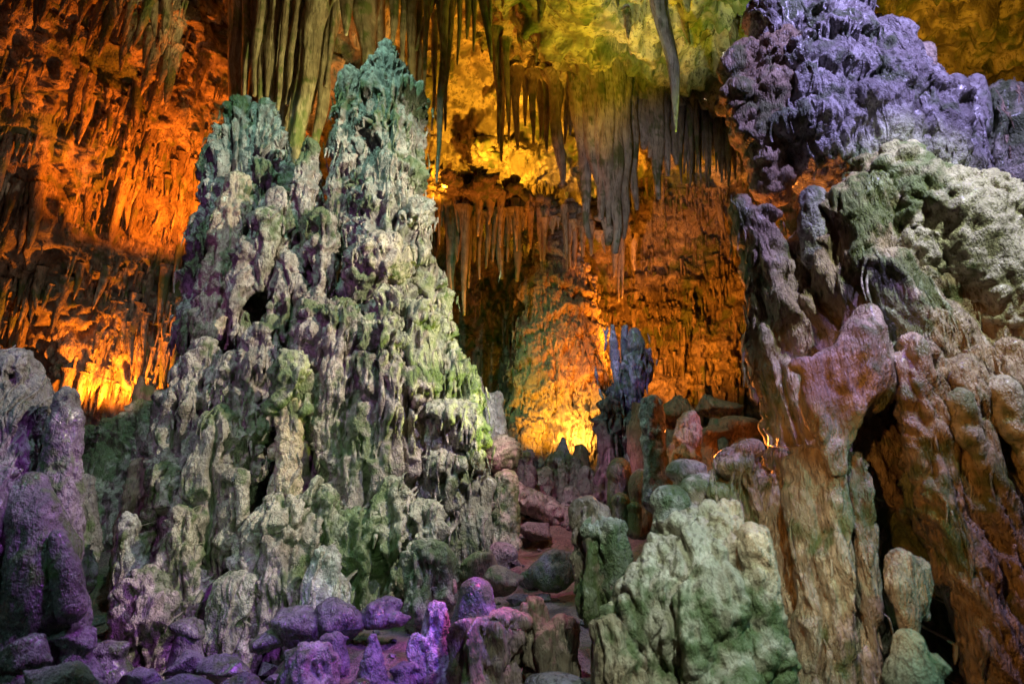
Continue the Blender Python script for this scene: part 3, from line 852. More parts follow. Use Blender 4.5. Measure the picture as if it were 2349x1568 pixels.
mass('knob', 13.5, 'flute', 'flow', [K((1205, 985, 24), (1205, 1030, 28), (1205, 1080, 30))], g, voxel=.03, k=1.3)
g = thing('figure_stalagmite', at(1430, 1130, 9.0), 'blue-violet stalagmite shaped like a winged figure, centre right', 'stalagmite')
mass('head', 8.9, 'smooth', 'violet', [K((1456, 765, 16), (1458, 790, 24))], g, k=.5)
mass('body', 9.0, 'flute', 'violet', [K((1460, 822, 30), (1458, 846, 34), (1455, 880, 26), (1446, 925, 17)), E(1494, 806, 9, 12), K((1478, 815, 14), (1494, 806, 9))], g, k=.7)
mass('wing', 9.05, 'popsm', 'violet', [K((1405, 748, 6), (1407, 785, 9), (1411, 830, 10), (1424, 890, 12))], g, k=.6)
mass('wing', 9.05, 'popsm', 'violet', [K((1434, 752, 8), (1433, 785, 9), (1438, 830, 11))], g, k=.6)
mass('stem', 9.1, 'flute', 'wetrock', [K((1440, 890, 24), (1432, 960, 28), (1428, 1050, 32), (1428, 1140, 40))], g)
mass('stalagmite', 8.9, 'flute', 'wetrock', [K((1392, 930, 18), (1392, 1000, 24), (1392, 1090, 28), (1392, 1160, 34))], label='dark brown post left of the winged figure stem', cat='stalagmite')

# ------------------------------------------------------------------ right of the path
mass('stalagmite', 5.6, 'popsm', 'violet', [K((1497, 928, 19), (1500, 980, 24), (1505, 1060, 25), (1510, 1150, 30))], label='tall teal-flecked finger stalagmite right of the path', cat='stalagmite')
mass('stalagmite', 5.9, 'popsm', 'tan', [K((1584, 960, 17), (1578, 1000, 27), (1566, 1060, 36), (1560, 1120, 40))], label='short pink and teal stub right of the finger stalagmite', cat='stalagmite')
g = thing('knobbly_rock', at(1560, 1260, 4.9), 'yellow-green heap of rounded knobs behind the big foreground rock', 'rock')
for x, y, rx, ry, d, mt in ((1575, 1080, 46, 28, 4.95, 'lobes'), (1610, 1122, 50, 34, 4.8, 'lobes'), (1535, 1150, 44, 36, 4.7, 'green'), (1650, 1105, 36, 26, 4.9, 'tan'), (1560, 1190, 54, 40, 4.75, 'lobes')):
    mass('knob', d, 'lobes', mt, [E(x, y, rx, ry), K((x, y + 10, ry), (x, y + 70, ry * 1.1))], g, k=.5)
g = thing('leaning_block', at(1400, 1600, 4.6), 'leaning brown block with a green mossy face, bottom centre right', 'rock')
mass('block', 4.6, 'drape', 'brown', [K((1352, 1170, 30), (1362, 1230, 40), (1382, 1330, 46), (1402, 1450, 48), (1420, 1600, 54))], g)
mass('mossy_cap', 4.5, 'drape', 'green', [E(1385, 1215, 46, 26), K((1395, 1225, 36), (1400, 1300, 26), (1410, 1370, 10))], g)
for x, y, rx, ry, d, t in ((1420, 1085, 28, 36, 6.4, 'tall reddish rock in the hollow under the winged figure'), (1424, 1150, 22, 22, 5.9, 'small reddish cobble in the dark hollow'),
                           (1455, 1165, 16, 14, 5.8, 'smaller cobble beside the reddish one in the hollow'), (1470, 1120, 30, 44, 6.2, 'brown rock in the hollow left of the finger stalagmite')):
    mass('cobble', d, 'rock', 'brown', [E(x, y, rx, ry), K((x, y, min(rx, ry) * .9), (x, y + ry + 40, rx))], label=t, cat='rock', k=.6)
for x, y, rx, ry, d, t in ((1650, 935, 66, 34, 7.8, 'flat dark boulder on top of the rock pile below the orange wall'), (1540, 955, 60, 46, 8.0, 'dark round boulder behind the finger stalagmite'),
                           (1700, 985, 54, 42, 7.2, 'dark boulder against the right-hand formation'), (1480, 960, 36, 56, 7.9, 'dark upright boulder right of the figure stem'),
                           (1625, 1000, 46, 34, 7.0, 'shadowed boulder in the middle of the rock pile'), (1660, 1050, 40, 22, 6.0, 'small pale cobble at the foot of the rock pile')):
    mass('boulder', d, 'rock', 'brown', [H(x, y, rx, ry), K((x, y + 20, ry * .7), (x, y + 120, rx))], label=t, cat='boulder')
g = thing('foreground_rock', at(1600, 1640, 3.8), 'large pale green knobbly rock in the right foreground', 'rock')
mass('body', 3.95, 'ridge', 'lobes', [K((1650, 1205, 44), (1630, 1270, 84), (1615, 1370, 120), (1610, 1500, 140), (1610, 1640, 150)), K((1570, 1240, 36), (1540, 1320, 70), (1530, 1420, 90)), K((1700, 1230, 30), (1690, 1330, 60))], g)
mass('flank', 3.9, 'ridge', 'lobes', [K((1500, 1290, 34), (1470, 1370, 54), (1470, 1470, 66), (1490, 1620, 84)), K((1420, 1400, 22), (1430, 1500, 40), (1450, 1620, 50))], g)
mass('lobe', 3.75, 'ridge', 'lobes', [K((1735, 1240, 36), (1735, 1320, 44), (1732, 1420, 46), (1725, 1540, 50))], g)
mass('flank', 3.7, 'drape', 'tan', [K((1400, 1440, 30), (1420, 1520, 44), (1440, 1620, 60))], g)
g = thing('flowing_rock', at(1760, 1500, 4.6), 'orange-brown flowing rock between foreground rock and right formation', 'rock')
mass('body', 4.7, 'drape', 'tan', [K((1690, 1060, 40), (1720, 1130, 60), (1760, 1250, 64), (1780, 1420, 64), (1790, 1600, 66))], g)
mass('knob', 4.6, 'smooth', 'tan', [E(1690, 1070, 44, 30), E(1655, 1130, 34, 26), E(1670, 1170, 36, 30), E(1720, 1030, 34, 26)], g, k=.6)

# ------------------------------------------------------------------ the great formation on the right
big = thing('flowstone_formation', at(2000, 1640, 4.4), 'giant flowstone formation filling the right side, violet on top and green-lit below', 'flowstone')
def bg_(name, D, style, mat, *prims, label=None, k=1.0, voxel=.019, smooth=5, slant=0.0):
    return mass(name, D, style, mat, prims, parent=big, label=label, k=k, voxel=voxel, smooth=smooth, slant=slant)
bg_('core', 5.6, 'drape', 'tan', K((1960, 150, 120), (2000, 400, 200), (2050, 700, 250), (2080, 1000, 280), (2100, 1300, 290), (2100, 1620, 300), flat=.5), voxel=.05)
bg_('bulge', 4.75, 'lobes', 'tan', E(1690, 160, 34, 40), E(1712, 128, 34, 22), E(1690, 225, 38, 46), E(1712, 285, 38, 44), K((1790, 140, 60), (1770, 240, 62), (1760, 350, 50), (1770, 430, 40)), label='knobbly tan bulge overhanging to the left', smooth=10)
bg_('upper_flow', 4.8, 'violet', 'violet', K((1795, 0, 44), (1790, 60, 50), (1800, 140, 56)), K((1925, 25, 56), (1910, 90, 90), (1890, 170, 110), (1880, 260, 120), (1870, 350, 100)),
    K((2030, 100, 56), (2030, 160, 70), (2020, 250, 100), (1990, 340, 110), (1970, 420, 80)), K((2100, 190, 50), (2120, 260, 76), (2120, 350, 80), (2130, 420, 60)), K((2195, 290, 40), (2200, 370, 46), (2200, 430, 40)),
    E(1850, 150, 70, 40, -.2), E(1990, 235, 80, 40, -.25), E(1860, 290, 80, 50, -.2), label='stacked dripping violet tiers', smooth=10, voxel=.0165, slant=.15)
bg_('knob', 4.75, 'smooth', 'cream', K((2120, 118, 22), (2118, 160, 27), (2115, 210, 30)))
bg_('knob', 4.7, 'smooth', 'violet', K((2190, 195, 25), (2190, 240, 30), (2188, 300, 32)))
bg_('knob', 4.9, 'smooth', 'violet', K((2240, 192, 22), (2240, 240, 26), (2238, 300, 30)))
bg_('column', 5.0, 'drape', 'green', K((2295, 228, 38), (2295, 320, 44), (2290, 430, 50)), K((2255, 260, 24), (2255, 360, 28)), K((2345, 230, 30), (2345, 350, 34)), label='green-lit stub column at the right edge')
bg_('dome', 4.4, 'trunk', 'tan', K((2010, 400, 50), (2000, 460, 84), (1985, 560, 96), (1985, 680, 100), (1990, 800, 90)), K((1930, 470, 40), (1930, 600, 60)), label='large smooth tan dome', smooth=12, slant=.2)
bg_('dome', 4.2, 'lobes', 'lobes', K((2060, 390, 50), (2130, 470, 96), (2210, 560, 110), (2290, 660, 110), (2360, 740, 100)), K((2230, 470, 70), (2310, 560, 84)), E(2110, 590, 80, 56), E(2350, 500, 60, 50, .3), label='knobbly green-white dome sloping down to the right', smooth=10, voxel=.0165)
_rr = random.Random(3)
sk = []
for i in range(11):
    x = 2010 + i * 36 + _rr.uniform(-8, 8)
    y = 600 + max(0, i - 2) * 16 + _rr.uniform(-12, 12)
    d = _rr.uniform(-.12, .05)
    sk.append(K((x, y, 34, d), (x + 34, y + 90, 38, d), (x + 84, y + 200, 34, d), (x + 120, y + 280, 24, d + .05)))
bg_('drapery', 4.15, 'drape', 'tan', *sk, label='slanting fluted skirt below the knobbly dome', smooth=5, slant=.75)
bg_('trunk', 4.65, 'trunk', 'tan', K((1706, 466, 22), (1728, 540, 38), (1765, 640, 54), (1795, 760, 66), (1825, 900, 74), (1850, 1050, 80), (1870, 1200, 84), (1880, 1400, 90), (1880, 1620, 96)), E(1748, 500, 40, 26),
    K((1870, 560, 60), (1880, 700, 80), (1900, 850, 90), (1920, 1000, 90), (1930, 1200, 80), (1940, 1400, 80)), label='long leaning trunk with orange-lit underside', smooth=12, slant=.3)
bg_('knob', 4.45, 'violet', 'violet', K((1865, 455, 28), (1868, 520, 34), (1872, 590, 26)))
bg_('knob', 4.0, 'trunk', 'tan', K((1985, 722, 26), (1982, 775, 50), (1968, 840, 58), (1950, 920, 44), (1935, 1040, 16)), K((1985, 800, 40), (1900, 835, 30), (1822, 832, 12)), K((2010, 800, 36), (2020, 880, 34), (2000, 940, 14)), K((1860, 850, 20), (1880, 940, 34), (1915, 1080, 12)), K((1905, 850, 28), (1915, 960, 36), (1935, 1080, 12)), label='hanging knob with a violet top and tapering drapes', smooth=8)
sk = []
for i in range(12):
    x = 2062 + i * 28 + _rr.uniform(-6, 6)
    y = 800 + _rr.uniform(-14, 30) + (25 if i in (4, 5) else 0)
    d = _rr.uniform(-.10, .10) + (.12 if i in (3, 4) else 0)
    r0 = _rr.uniform(24, 36)
    sk.append(K((x, y, r0, d), (x + 12, y + 90, r0 + 6, d), (x + 50, y + 250, r0 + 6, d), (x + 110, y + 430, r0 + 10, d), (x + 180, y + 620, r0 + 16, d), (x + 240, y + 800, r0 + 20, d)))
bg_('right_flank', 4.0, 'drape', 'tan', *sk, label='long slanting fluted flank on the lower right', smooth=4, slant=.6)
bg_('ledge', 3.85, 'lobes', 'lobes', K((2205, 925, 28), (2225, 990, 24), (2250, 1060, 12)), K((2300, 900, 36), (2330, 990, 30), (2350, 1060, 14)), label='pale green-lit lip over the lower flank')
sk = []
for i in range(6):
    x = 1822 + i * 27 + _rr.uniform(-5, 5)
    y = 1050 + _rr.uniform(-20, 40)
    d = _rr.uniform(-.08, .08)
    sk.append(K((x, y, 20, d), (x + 10, y + 120, 28, d), (x + 26, y + 280, 30, d), (x + 34, y + 420, 28, d), (x + 30, y + 560, 34, d)))
bg_('column', 4.15, 'drape', 'tan', *sk, label='tall amber fluted column', smooth=4, slant=.2)
bg_('column', 4.6, 'drape', 'brown', K((2020, 950, 50), (2040, 1100, 54), (2060, 1260, 64), (2080, 1450, 74), (2090, 1620, 80)), slant=.3)
bg_('knob', 3.8, 'drape', 'tan', K((2060, 1285, 30), (2062, 1330, 42), (2076, 1400, 34), (2085, 1470, 12)), K((2095, 1300, 22), (2115, 1350, 24), (2125, 1410, 16)), label='hanging knob with a green-lit face')
mass('boulder', 3.4, 'rock', 'lobes', [H(2100, 1535, 66, 38), K((2085, 1475, 34), (2090, 1560, 60))], label='blurred pale boulder at the bottom of the right formation', cat='boulder')

_rr = random.Random(12)
def wall_ledge(D, pts, h, par, mat='wall'):
    """broken rock shelf sticking out of the wall"""
    pr = []
    for (x0, y0), (x1, y1) in zip(pts[:-1], pts[1:]):
        n = max(2, int(abs(x1 - x0) / 34))
        for i in range(n):
            t = (i + _rr.random()) / n
            pr.append(H(x0 + (x1 - x0) * t, y0 + (y1 - y0) * t + _rr.uniform(-10, 10), _rr.uniform(26, 50), h * _rr.uniform(.6, 1.3), _rr.uniform(-.1, .8), 150))
    mass('ledge', D, 'tier', mat, pr, parent=par, voxel=.045, k=1.7, smooth=2)
wall_ledge(13.2, [(950, 446), (1100, 468), (1210, 486)], 22, wall_back)
wall_ledge(14.2, [(1200, 495), (1330, 515), (1430, 560)], 18, wall_back)
wall_ledge(15.2, [(1110, 395), (1245, 395)], 18, wall_back, 'vault')
finish_jobs()

# ------------------------------------------------------------------ drip ribs that follow the rock and hang off its ledges
def drip_ribs(parent, parts, count, mat, rad=(.010, .026), lens=(.15, .8), cell=.016, seed=1, hang_=(.04, .16)):
    """thin calcite ribs running down the front of the given parts"""
    g_ = random.Random(seed)
    pts = []
    base = np.array(parent.location)
    for o in parts:
        co = np.empty(len(o.data.vertices) * 3, np.float32); o.data.vertices.foreach_get('co', co)
        pts.append(co.reshape(-1, 3) + base)
    A = np.vstack(pts)
    x0, z0 = A[:, 0].min(), A[:, 2].min()
    nx_, nz_ = int((A[:, 0].max() - x0) / cell) + 2, int((A[:, 2].max() - z0) / cell) + 2
    Dm = np.full(nx_ * nz_, 1e3, np.float32)
    idx = ((A[:, 0] - x0) / cell).astype(int) * nz_ + ((A[:, 2] - z0) / cell).astype(int)
    np.minimum.at(Dm, idx, A[:, 1])
    Dm = Dm.reshape(nx_, nz_)
    for _ in range(3):      # close pinholes
        nb = np.minimum.reduce([np.roll(Dm, 1, 0), np.roll(Dm, -1, 0), np.roll(Dm, 1, 1), np.roll(Dm, -1, 1)])
        Dm = np.where(Dm > 900, nb, Dm)
    ok = np.argwhere(Dm < 900)
    Vs, Fs, off, made, tries = [], [], 0, 0, 0
    seg = 5
    th = np.linspace(0, 2 * math.pi, seg, endpoint=False)
    while made < count and tries < count * 6:
        tries += 1
        i, j = ok[g_.randrange(len(ok))]
        x, z = x0 + (i + .5) * cell, z0 + (j + .5) * cell
        y = float(Dm[i, j])
        L = lens[0] + (lens[1] - lens[0]) * g_.random() ** 1.6
        r = rad[0] + (rad[1] - rad[0]) * g_.random() ** 1.5
        path, rr = [], []
        t, free, step = 0.0, 0.0, .024
        drift = g_.uniform(-.06, .06)
        endh = g_.uniform(*hang_)
        ph = g_.uniform(0, 9)
        while t < L + endh:
            if free == 0:
                i2, j2 = int((x - x0) / cell), int((z - z0) / cell)
                if not (0 <= i2 < nx_ and 0 <= j2 < nz_):
                    break
                y2 = float(Dm[i2, j2])
                if y2 > y + .07:
                    free = step
                elif t > L:
                    break
                else:
                    y = y2 if y2 < y + .03 else y + .03
            else:
                free += step
                if free > endh:
                    break
            taper = min(1.0, .35 + t / .12) * (1 - .8 * free / endh if free else 1)
            path.append((x, y + (0 if free else r * .15), z))
            rr.append(r * taper * (1 + .35 * math.sin(t * 60 + ph) * .6 + .25 * math.sin(t * 23 + ph * 2)))
            z -= step
            x += drift * step + .006 * math.sin(t * 14 + ph)
            t += step
        if len(path) < 5:
            continue
        Pm, Rm = np.array(path), np.array(rr)
        if free == 0:
            Rm[-1] *= .3; Rm[-2] *= .7
        Pm[1:-1] = (Pm[:-2] + Pm[1:-1] * 2 + Pm[2:]) / 4
        m = len(Pm)
        V = np.stack([Pm[:, None, 0] + Rm[:, None] * np.cos(th), Pm[:, None, 1] + Rm[:, None] * np.sin(th), np.repeat(Pm[:, None, 2], seg, 1)], -1).reshape(-1, 3)
        a_, b_ = np.meshgrid(np.arange(m - 1), np.arange(seg), indexing='ij')
        q0 = (a_ * seg + b_).ravel(); q1 = (a_ * seg + (b_ + 1) % seg).ravel()
        Vs.append(V); Fs.append(np.stack([q0, q0 + seg, q1 + seg, q1], 1) + off)
        off += len(V); made += 1
    V = np.vstack(Vs)
    me = arrays_to_mesh('drip_ribs', V - base, np.vstack(Fs))
    add_tint(me, V)
    me.materials.append(M[mat])
    o = bpy.data.objects.new('drip_ribs', me)
    o['kind'] = 'stuff'
    o.parent = parent
    col.objects.link(o)

kids = lambda e, *names: [o for o in e.children if o.type == 'MESH' and (not names or o.name.split('.')[0] in names)]
tw_parts = kids(tower)
drip_ribs(tower, tw_parts, 650, 'tower', (.012, .032), (.25, 1.2), seed=1)
drip_ribs(tower, kids(tower, 'spire', 'right_column_mass', 'ledge'), 420, 'green', (.008, .022), (.10, .5), seed=2, hang_=(.06, .2))
drip_ribs(big, kids(big, 'upper_flow'), 170, 'violet', (.006, .014), (.10, .45), seed=3, hang_=(.05, .14))
drip_ribs(big, kids(big, 'drapery'), 110, 'lobes', (.007, .018), (.08, .4), seed=4)
drip_ribs(big, kids(big, 'right_flank', 'trunk', 'column'), 260, 'tan', (.008, .020), (.2, 1.1), seed=5)

by = {o.name: o for o in col.objects}
drip_ribs(by['flowstone_column'], kids(by['flowstone_column']), 420, 'flow', (.018, .045), (.2, 1.1), cell=.034, seed=6, hang_=(.08, .3))
drip_ribs(by['ridged_rock'], kids(by['ridged_rock']), 120, 'wetrock', (.008, .018), (.1, .4), seed=8)
drip_ribs(by['flowing_rock'], kids(by['flowing_rock']), 110, 'tan', (.008, .020), (.2, .8), seed=12)
drip_ribs(by['figure_stalagmite'], kids(by['figure_stalagmite']), 70, 'violet', (.012, .026), (.12, .5), cell=.03, seed=13)
drip_ribs(wall_back, [wall_back], 350, 'wall', (.020, .060), (.25, 1.4), cell=.055, seed=14, hang_=(.1, .4))

# ------------------------------------------------------------------ stalactites
def stal_mesh(name, P, R, seg=22, rings=60, flute=.16, seed=0, knob=.10):
    """bespoke hanging tube, first point at the root"""
    P = np.asarray(P, float); R = np.asarray(R, float)
    s = np.linspace(0, 1, len(P)); t = np.linspace(0, 1, rings)
    C = np.stack([np.interp(t, s, P[:, k]) for k in range(3)], 1)
    r = np.interp(t, s, R)
    th = np.linspace(0, 2 * math.pi, seg, endpoint=False)
    ct, sn = np.cos(th), np.sin(th)
    L = np.linalg.norm(P[-1] - P[0])
    A, B = np.meshgrid(t, th, indexing='ij')
    q = np.stack([np.cos(B) * 1.6 + seed * 7.3, np.sin(B) * 1.6, A * L * .5], -1).reshape(-1, 3)
    q2 = np.stack([np.cos(B) * 3.6 + seed * 3.1, np.sin(B) * 3.6, A * L * .9], -1).reshape(-1, 3)
    q3 = np.stack([np.cos(B) * .8 + seed, np.sin(B) * .8, A * L * 5], -1).reshape(-1, 3)
    m = 1 + flute * wave(q).reshape(rings, seg) * 1.1 - flute * .4 + flute * .8 * perlin(q2).reshape(rings, seg) + knob * perlin(q3).reshape(rings, seg)
    rr = r[:, None] * m
    wob = .45 * r[0] * np.stack([perlin(np.stack([t * L * .8 + seed, t * 0 + 3, t * 0], 1)), perlin(np.stack([t * L * .8 + seed, t * 0 + 9, t * 0], 1))], 1)
    V = np.stack([C[:, None, 0] + wob[:, None, 0] + rr * ct, C[:, None, 1] + wob[:, None, 1] + rr * sn, np.repeat(C[:, None, 2], seg, 1)], -1).reshape(-1, 3)
    i, j = np.meshgrid(np.arange(rings - 1), np.arange(seg), indexing='ij')
    a = (i * seg + j).ravel(); b = (i * seg + (j + 1) % seg).ravel()
    F = np.stack([a, a + seg, b + seg, b], 1)
    # blunt tip
    V = np.vstack([V, C[-1] + [wob[-1, 0], wob[-1, 1], -.6 * r[-1]]])
    o = (rings - 1) * seg
    j = np.arange(seg)
    tip = np.stack([o + j, np.full(seg, len(V) - 1), np.full(seg, len(V) - 1), o + (j + 1) % seg], 1)
    me = bpy.data.meshes.new(name)
    me.from_pydata(V.tolist(), [], F.tolist() + [[int(x[0]), int(x[1]), int(x[3])] for x in tip])
    me.polygons.foreach_set('use_smooth', np.ones(len(me.polygons), bool))
    me.update()
    add_tint(me, V * ([.06, .06, .6] if L < 1.3 and R[0] > .8 else [1, 1, 1]) + seed)
    return me

ORD = ['first', 'second', 'third', 'fourth', 'fifth', 'sixth', 'seventh', 'eighth', 'ninth', 'tenth', 'eleventh', 'twelfth',
       'thirteenth', 'fourteenth', 'fifteenth', 'sixteenth', 'seventeenth', 'eighteenth', 'nineteenth', 'twentieth', 'twenty-first',
       'twenty-second', 'twenty-third', 'twenty-fourth', 'twenty-fifth', 'twenty-sixth', 'twenty-seventh', 'twenty-eighth']
scount = [0]

def ceiling_at(x, y):
    """height of the vault above a point"""
    k = np.argmin((CE[..., 0] - x) ** 2 + (CE[..., 1] - y) ** 2)
    return CE.reshape(-1, 3)[k][2]

def hang(x0, y0, x1, y1, r, D, mat='stal', parent=None, label=None, group=None, name='stalactite', tip=.22, mid=.72, flute=.16, root=None):
    scount[0] += 1
    a, b = at(x0, y0, D), at(x1, y1, D)
    s = size(x0, y0, D)
    top = a + (a - b) * (.12 if root is None else root)
    P = [top, a, a + (b - a) * .3, a + (b - a) * .55, a + (b - a) * .8, b]
    v = [random.uniform(.82, 1.2) for _ in range(3)]
    R = [r * 1.9 * s, r * 1.15 * s, r * s * (.6 + .4 * mid) * v[0], r * s * mid * v[1], r * s * (mid + tip) * .5 * v[2], r * s * tip]
    n = int(np.clip(abs(y1 - y0) / 4, 24, 70))
    me = stal_mesh(name, P, R, seg=int(np.clip(r * 1.3, 10, 28)), rings=n, flute=flute, seed=scount[0] * 1.37)
    base = P[0] if parent is None else np.array(parent.location)
    co = np.empty(len(me.vertices) * 3, np.float32); me.vertices.foreach_get('co', co)
    me.vertices.foreach_set('co', (co.reshape(-1, 3) - base).astype(np.float32).ravel())
    me.update()
    me.materials.append(M[mat])
    o = bpy.data.objects.new(name, me)
    col.objects.link(o)
    if parent is None:
        o.location = base
        o['label'] = label
        o['category'] = 'stalactite'
        if group:
            o['group'] = group
    else:
        o.parent = parent
    return o

def row(items, D, phrase, group, mat='stal', **kw):
    items = sorted(items, key=lambda q: q[2])
    for k, q in enumerate(items):
        d = D + (q[5] if len(q) > 5 else 0)
        hang(q[0], q[1], q[2], q[3], q[4], d, mat, label=f'{ORD[k]} from the left of {phrase}', group=group, **kw)

# thick fluted ones left of the tallest spire
row([(552, -60, 545, 330, 19), (590, -60, 575, 330, 20, .3), (628, -60, 600, 330, 16, -.2), (655, -60, 628, 330, 18, .2), (672, -60, 640, 345, 16, -.1),
     (742, -40, 668, 385, 24, -.3), (716, 10, 682, 350, 20, .2), (765, 30, 722, 330, 14, .3), (640, -60, 615, 250, 14, -.4), (700, -60, 662, 300, 16, .1), (533, -60, 530, 290, 9, .2), (566, -60, 560, 310, 9, -.3), (612, -60, 592, 280, 8, -.4), (660, -40, 634, 270, 8, -.5), (690, -40, 655, 240, 9, -.4), (722, -40, 692, 220, 8, -.4), (752, -40, 716, 260, 9, .4), (776, -40, 748, 200, 8, .2), (600, -60, 584, 220, 9, -.5)],
    10.2, 'the thick brown fluted stalactites above the left spire', 'thick stalactites above the left spire', tip=.5, mid=.9, flute=.30)
hang(793, -20, 795, 82, 14, 9.6, label='short pale stalactite left of the tallest spire tip', group=None, tip=.2)
# a screen of slender ones behind the tallest spire
row([(846, -40, 842, 190, 26, .5), (872, -30, 868, 170, 16, .8), (905, -30, 902, 130, 10), (925, -30, 922, 210, 9), (945, -30, 940, 320, 11), (962, -30, 955, 420, 10, .2),
     (978, -20, 972, 250, 8, -.2), (990, -20, 962, 120, 12), (1008, -20, 1010, 100, 8), (1022, 10, 1002, 420, 9, -.3), (1035, 30, 1020, 300, 7), (1055, -20, 1050, 148, 8, -.2),
     (1072, -30, 1070, 90, 9), (1090, -30, 1085, 120, 7), (1105, -20, 1130, 145, 11, -.4), (1120, -30, 1126, 60, 7, -.6), (1000, 60, 990, 300, 7, .4), (955, 30, 950, 200, 8, .6), (1140, 100, 1145, 330, 10, .8), (1160, 110, 1165, 280, 8, .7)],
    10.0, 'the slender stalactites hanging right of the tallest spire', 'slender stalactites right of the tallest spire', tip=.25)
# row of pipes left of the big curtain
row([(1150, 175, 1150, 370, 10), (1168, 175, 1166, 310, 9, .2), (1186, 180, 1186, 345, 11), (1205, 180, 1204, 290, 9, .2), (1222, 185, 1222, 330, 10), (1240, 190, 1240, 320, 9, .3),
     (1256, 190, 1256, 345, 11), (1276, 195, 1284, 425, 16, -.3), (1296, 200, 1298, 330, 9, .3), (1310, 200, 1306, 310, 10)],
    12.2, 'the pipe-like stalactites left of the big grey curtain', 'pipe stalactites left of the curtain')
# the big curtain of fused pipes
cur = thing('stalactite_curtain', at(1390, 205, 11.6), 'big grey curtain of fused organ-pipe stalactites hanging in the centre', 'stalactite')
for x0, y0, x1, y1, r, dd in ((1330, 215, 1352, 545, 18, .1), (1352, 210, 1376, 480, 17, -.1), (1372, 205, 1384, 505, 17, -.2), (1392, 205, 1398, 515, 16, -.25), (1412, 210, 1415, 580, 20, -.2),
                              (1432, 215, 1432, 545, 15, -.1), (1448, 220, 1455, 480, 14, .1), (1470, 225, 1470, 340, 18, .3), (1490, 230, 1492, 360, 16, .3), (1508, 235, 1508, 455, 17, .2),
                              (1318, 210, 1322, 310, 14, .3), (1525, 240, 1528, 400, 14, .35), (1545, 250, 1548, 380, 13, .45)):
    hang(x0, y0, x1, y1, r, 11.6 + dd, 'pipe', parent=cur, name='pipe', tip=.3, mid=.85, root=.3)
hang(1396, 505, 1398, 560, 20, 11.8, 'vault', parent=cur, name='tuft', tip=.4, root=.1)
hang(1504, -60, 1556, 300, 22, 8.2, 'pipe', label='long single grey stalactite hanging in front of the green vault', tip=.08, mid=.66, flute=.12, root=.1)
# small fringe right of it
for k, x in enumerate(np.linspace(1562, 1700, 20)):
    y = 262 + (x - 1562) * .10
    hang(x, y, x + 1, y + random.uniform(70, 170), random.uniform(5, 8), 11.9 + random.uniform(-.1, .3), 'stal', parent=ceiling, root=.4)
# orange-lit fringe above the flowstone
row([(985, 470, 984, 545, 8), (1000, 470, 1000, 530, 7), (1014, 470, 1012, 520, 6), (1036, 480, 1036, 690, 15), (1052, 490, 1050, 600, 8), (1066, 500, 1063, 722, 11, -.2), (1076, 490, 1076, 660, 7),
     (1090, 490, 1088, 600, 8), (1102, 490, 1100, 640, 7), (1118, 500, 1116, 615, 8), (1134, 500, 1132, 600, 7), (1150, 500, 1150, 640, 10), (1164, 500, 1164, 600, 6), (1186, 500, 1184, 645, 12)],
    12.95, 'the orange-lit stalactite fringe between tower and flowstone', 'orange-lit fringe beside the flowstone', tip=.3)
for x in np.arange(1205, 1450, 10):
    x = x + random.uniform(-8, 8)
    y = np.interp(x, [1200, 1330, 1430, 1490, 1720], [500, 520, 560, 552, 550]) + random.uniform(-6, 12)
    hang(x, y, x + random.uniform(-4, 4), y + 14 + 120 * random.random() ** 2.5, random.uniform(3, 9), (13.7 if x < 1440 else 14.7) + random.uniform(-.2, .3), 'flow', parent=wall_back, tip=.35, root=.5)
for x in np.arange(965, 1200, 9):
    x = x + random.uniform(-4, 4)
    y = np.interp(x, [950, 1100, 1210], [455, 475, 492]) + random.uniform(0, 12)
    hang(x, y, x + random.uniform(-3, 3), y + 25 + 90 * random.random() ** 2, random.uniform(3.5, 7), 12.9 + random.uniform(-.2, .3), 'flow', parent=wall_back, tip=.35, root=.5)
print('stalactites', scount[0], round(time.time() - T0, 1))

# ------------------------------------------------------------------ stalactites all over the walls (parts of them)
variants = []
for v in range(10):
    tip = random.choice([.25, .35, .5, .6])
    me = stal_mesh('stalactite', [(0, 0, .12), (0, 0, 0), (random.uniform(-.3, .3), 0, -.5), (random.uniform(-.5, .5), 0, -1)], [1.25, 1.0, .8, tip], seg=9, rings=12, flute=.18, seed=v * 2.1 + .5, knob=.2)
    me.materials.append(M['wall'])
    variants.append(me)

small = [stal_mesh('stalactite', [(0, 0, .12), (0, 0, 0), (random.uniform(-.3, .3), 0, -.5), (random.uniform(-.5, .5), 0, -1)], [1.25, 1.0, .8, .35], seg=6, rings=6, flute=.1, seed=v * 1.7, knob=.2) for v in range(8)]

def scatter(parent, G, N, count, keep, lens, rads, lean=(0, 0), name='stalactite'):
    n = 0; out = []
    while n < count:
        i = random.randrange(G.shape[0]); j = random.randrange(G.shape[1])
        p = G[i, j]
        if not keep(p):
            continue
        f = random.random() ** 1.8
        L = lens[0] + (lens[1] - lens[0]) * f
        r = rads[0] + (rads[1] - rads[0]) * (f * .7 + .3 * random.random())
        out.append((p - N[i, j] * r * .2 * 0 + N[i, j] * .02, L, r))
        n += 1
    return out

def seen(p):
    d = p - CAM
    z = d @ _f
    u = d @ _r / z * FOC + 1174.5
    v = 784 - d @ _u / z * FOC
    return u, v

def place(parent, items, lean):
    for p, L, r in items:
        o = bpy.data.objects.new('stalactite', random.choice(variants))
        o.location = p
        o.scale = (r, r, L)
        o.rotation_euler = (lean[1] + random.uniform(-.06, .06), lean[0] + random.uniform(-.13, .13), 0)
        o.rotation_mode = 'XYZ'
        o.parent = parent
        col.objects.link(o)

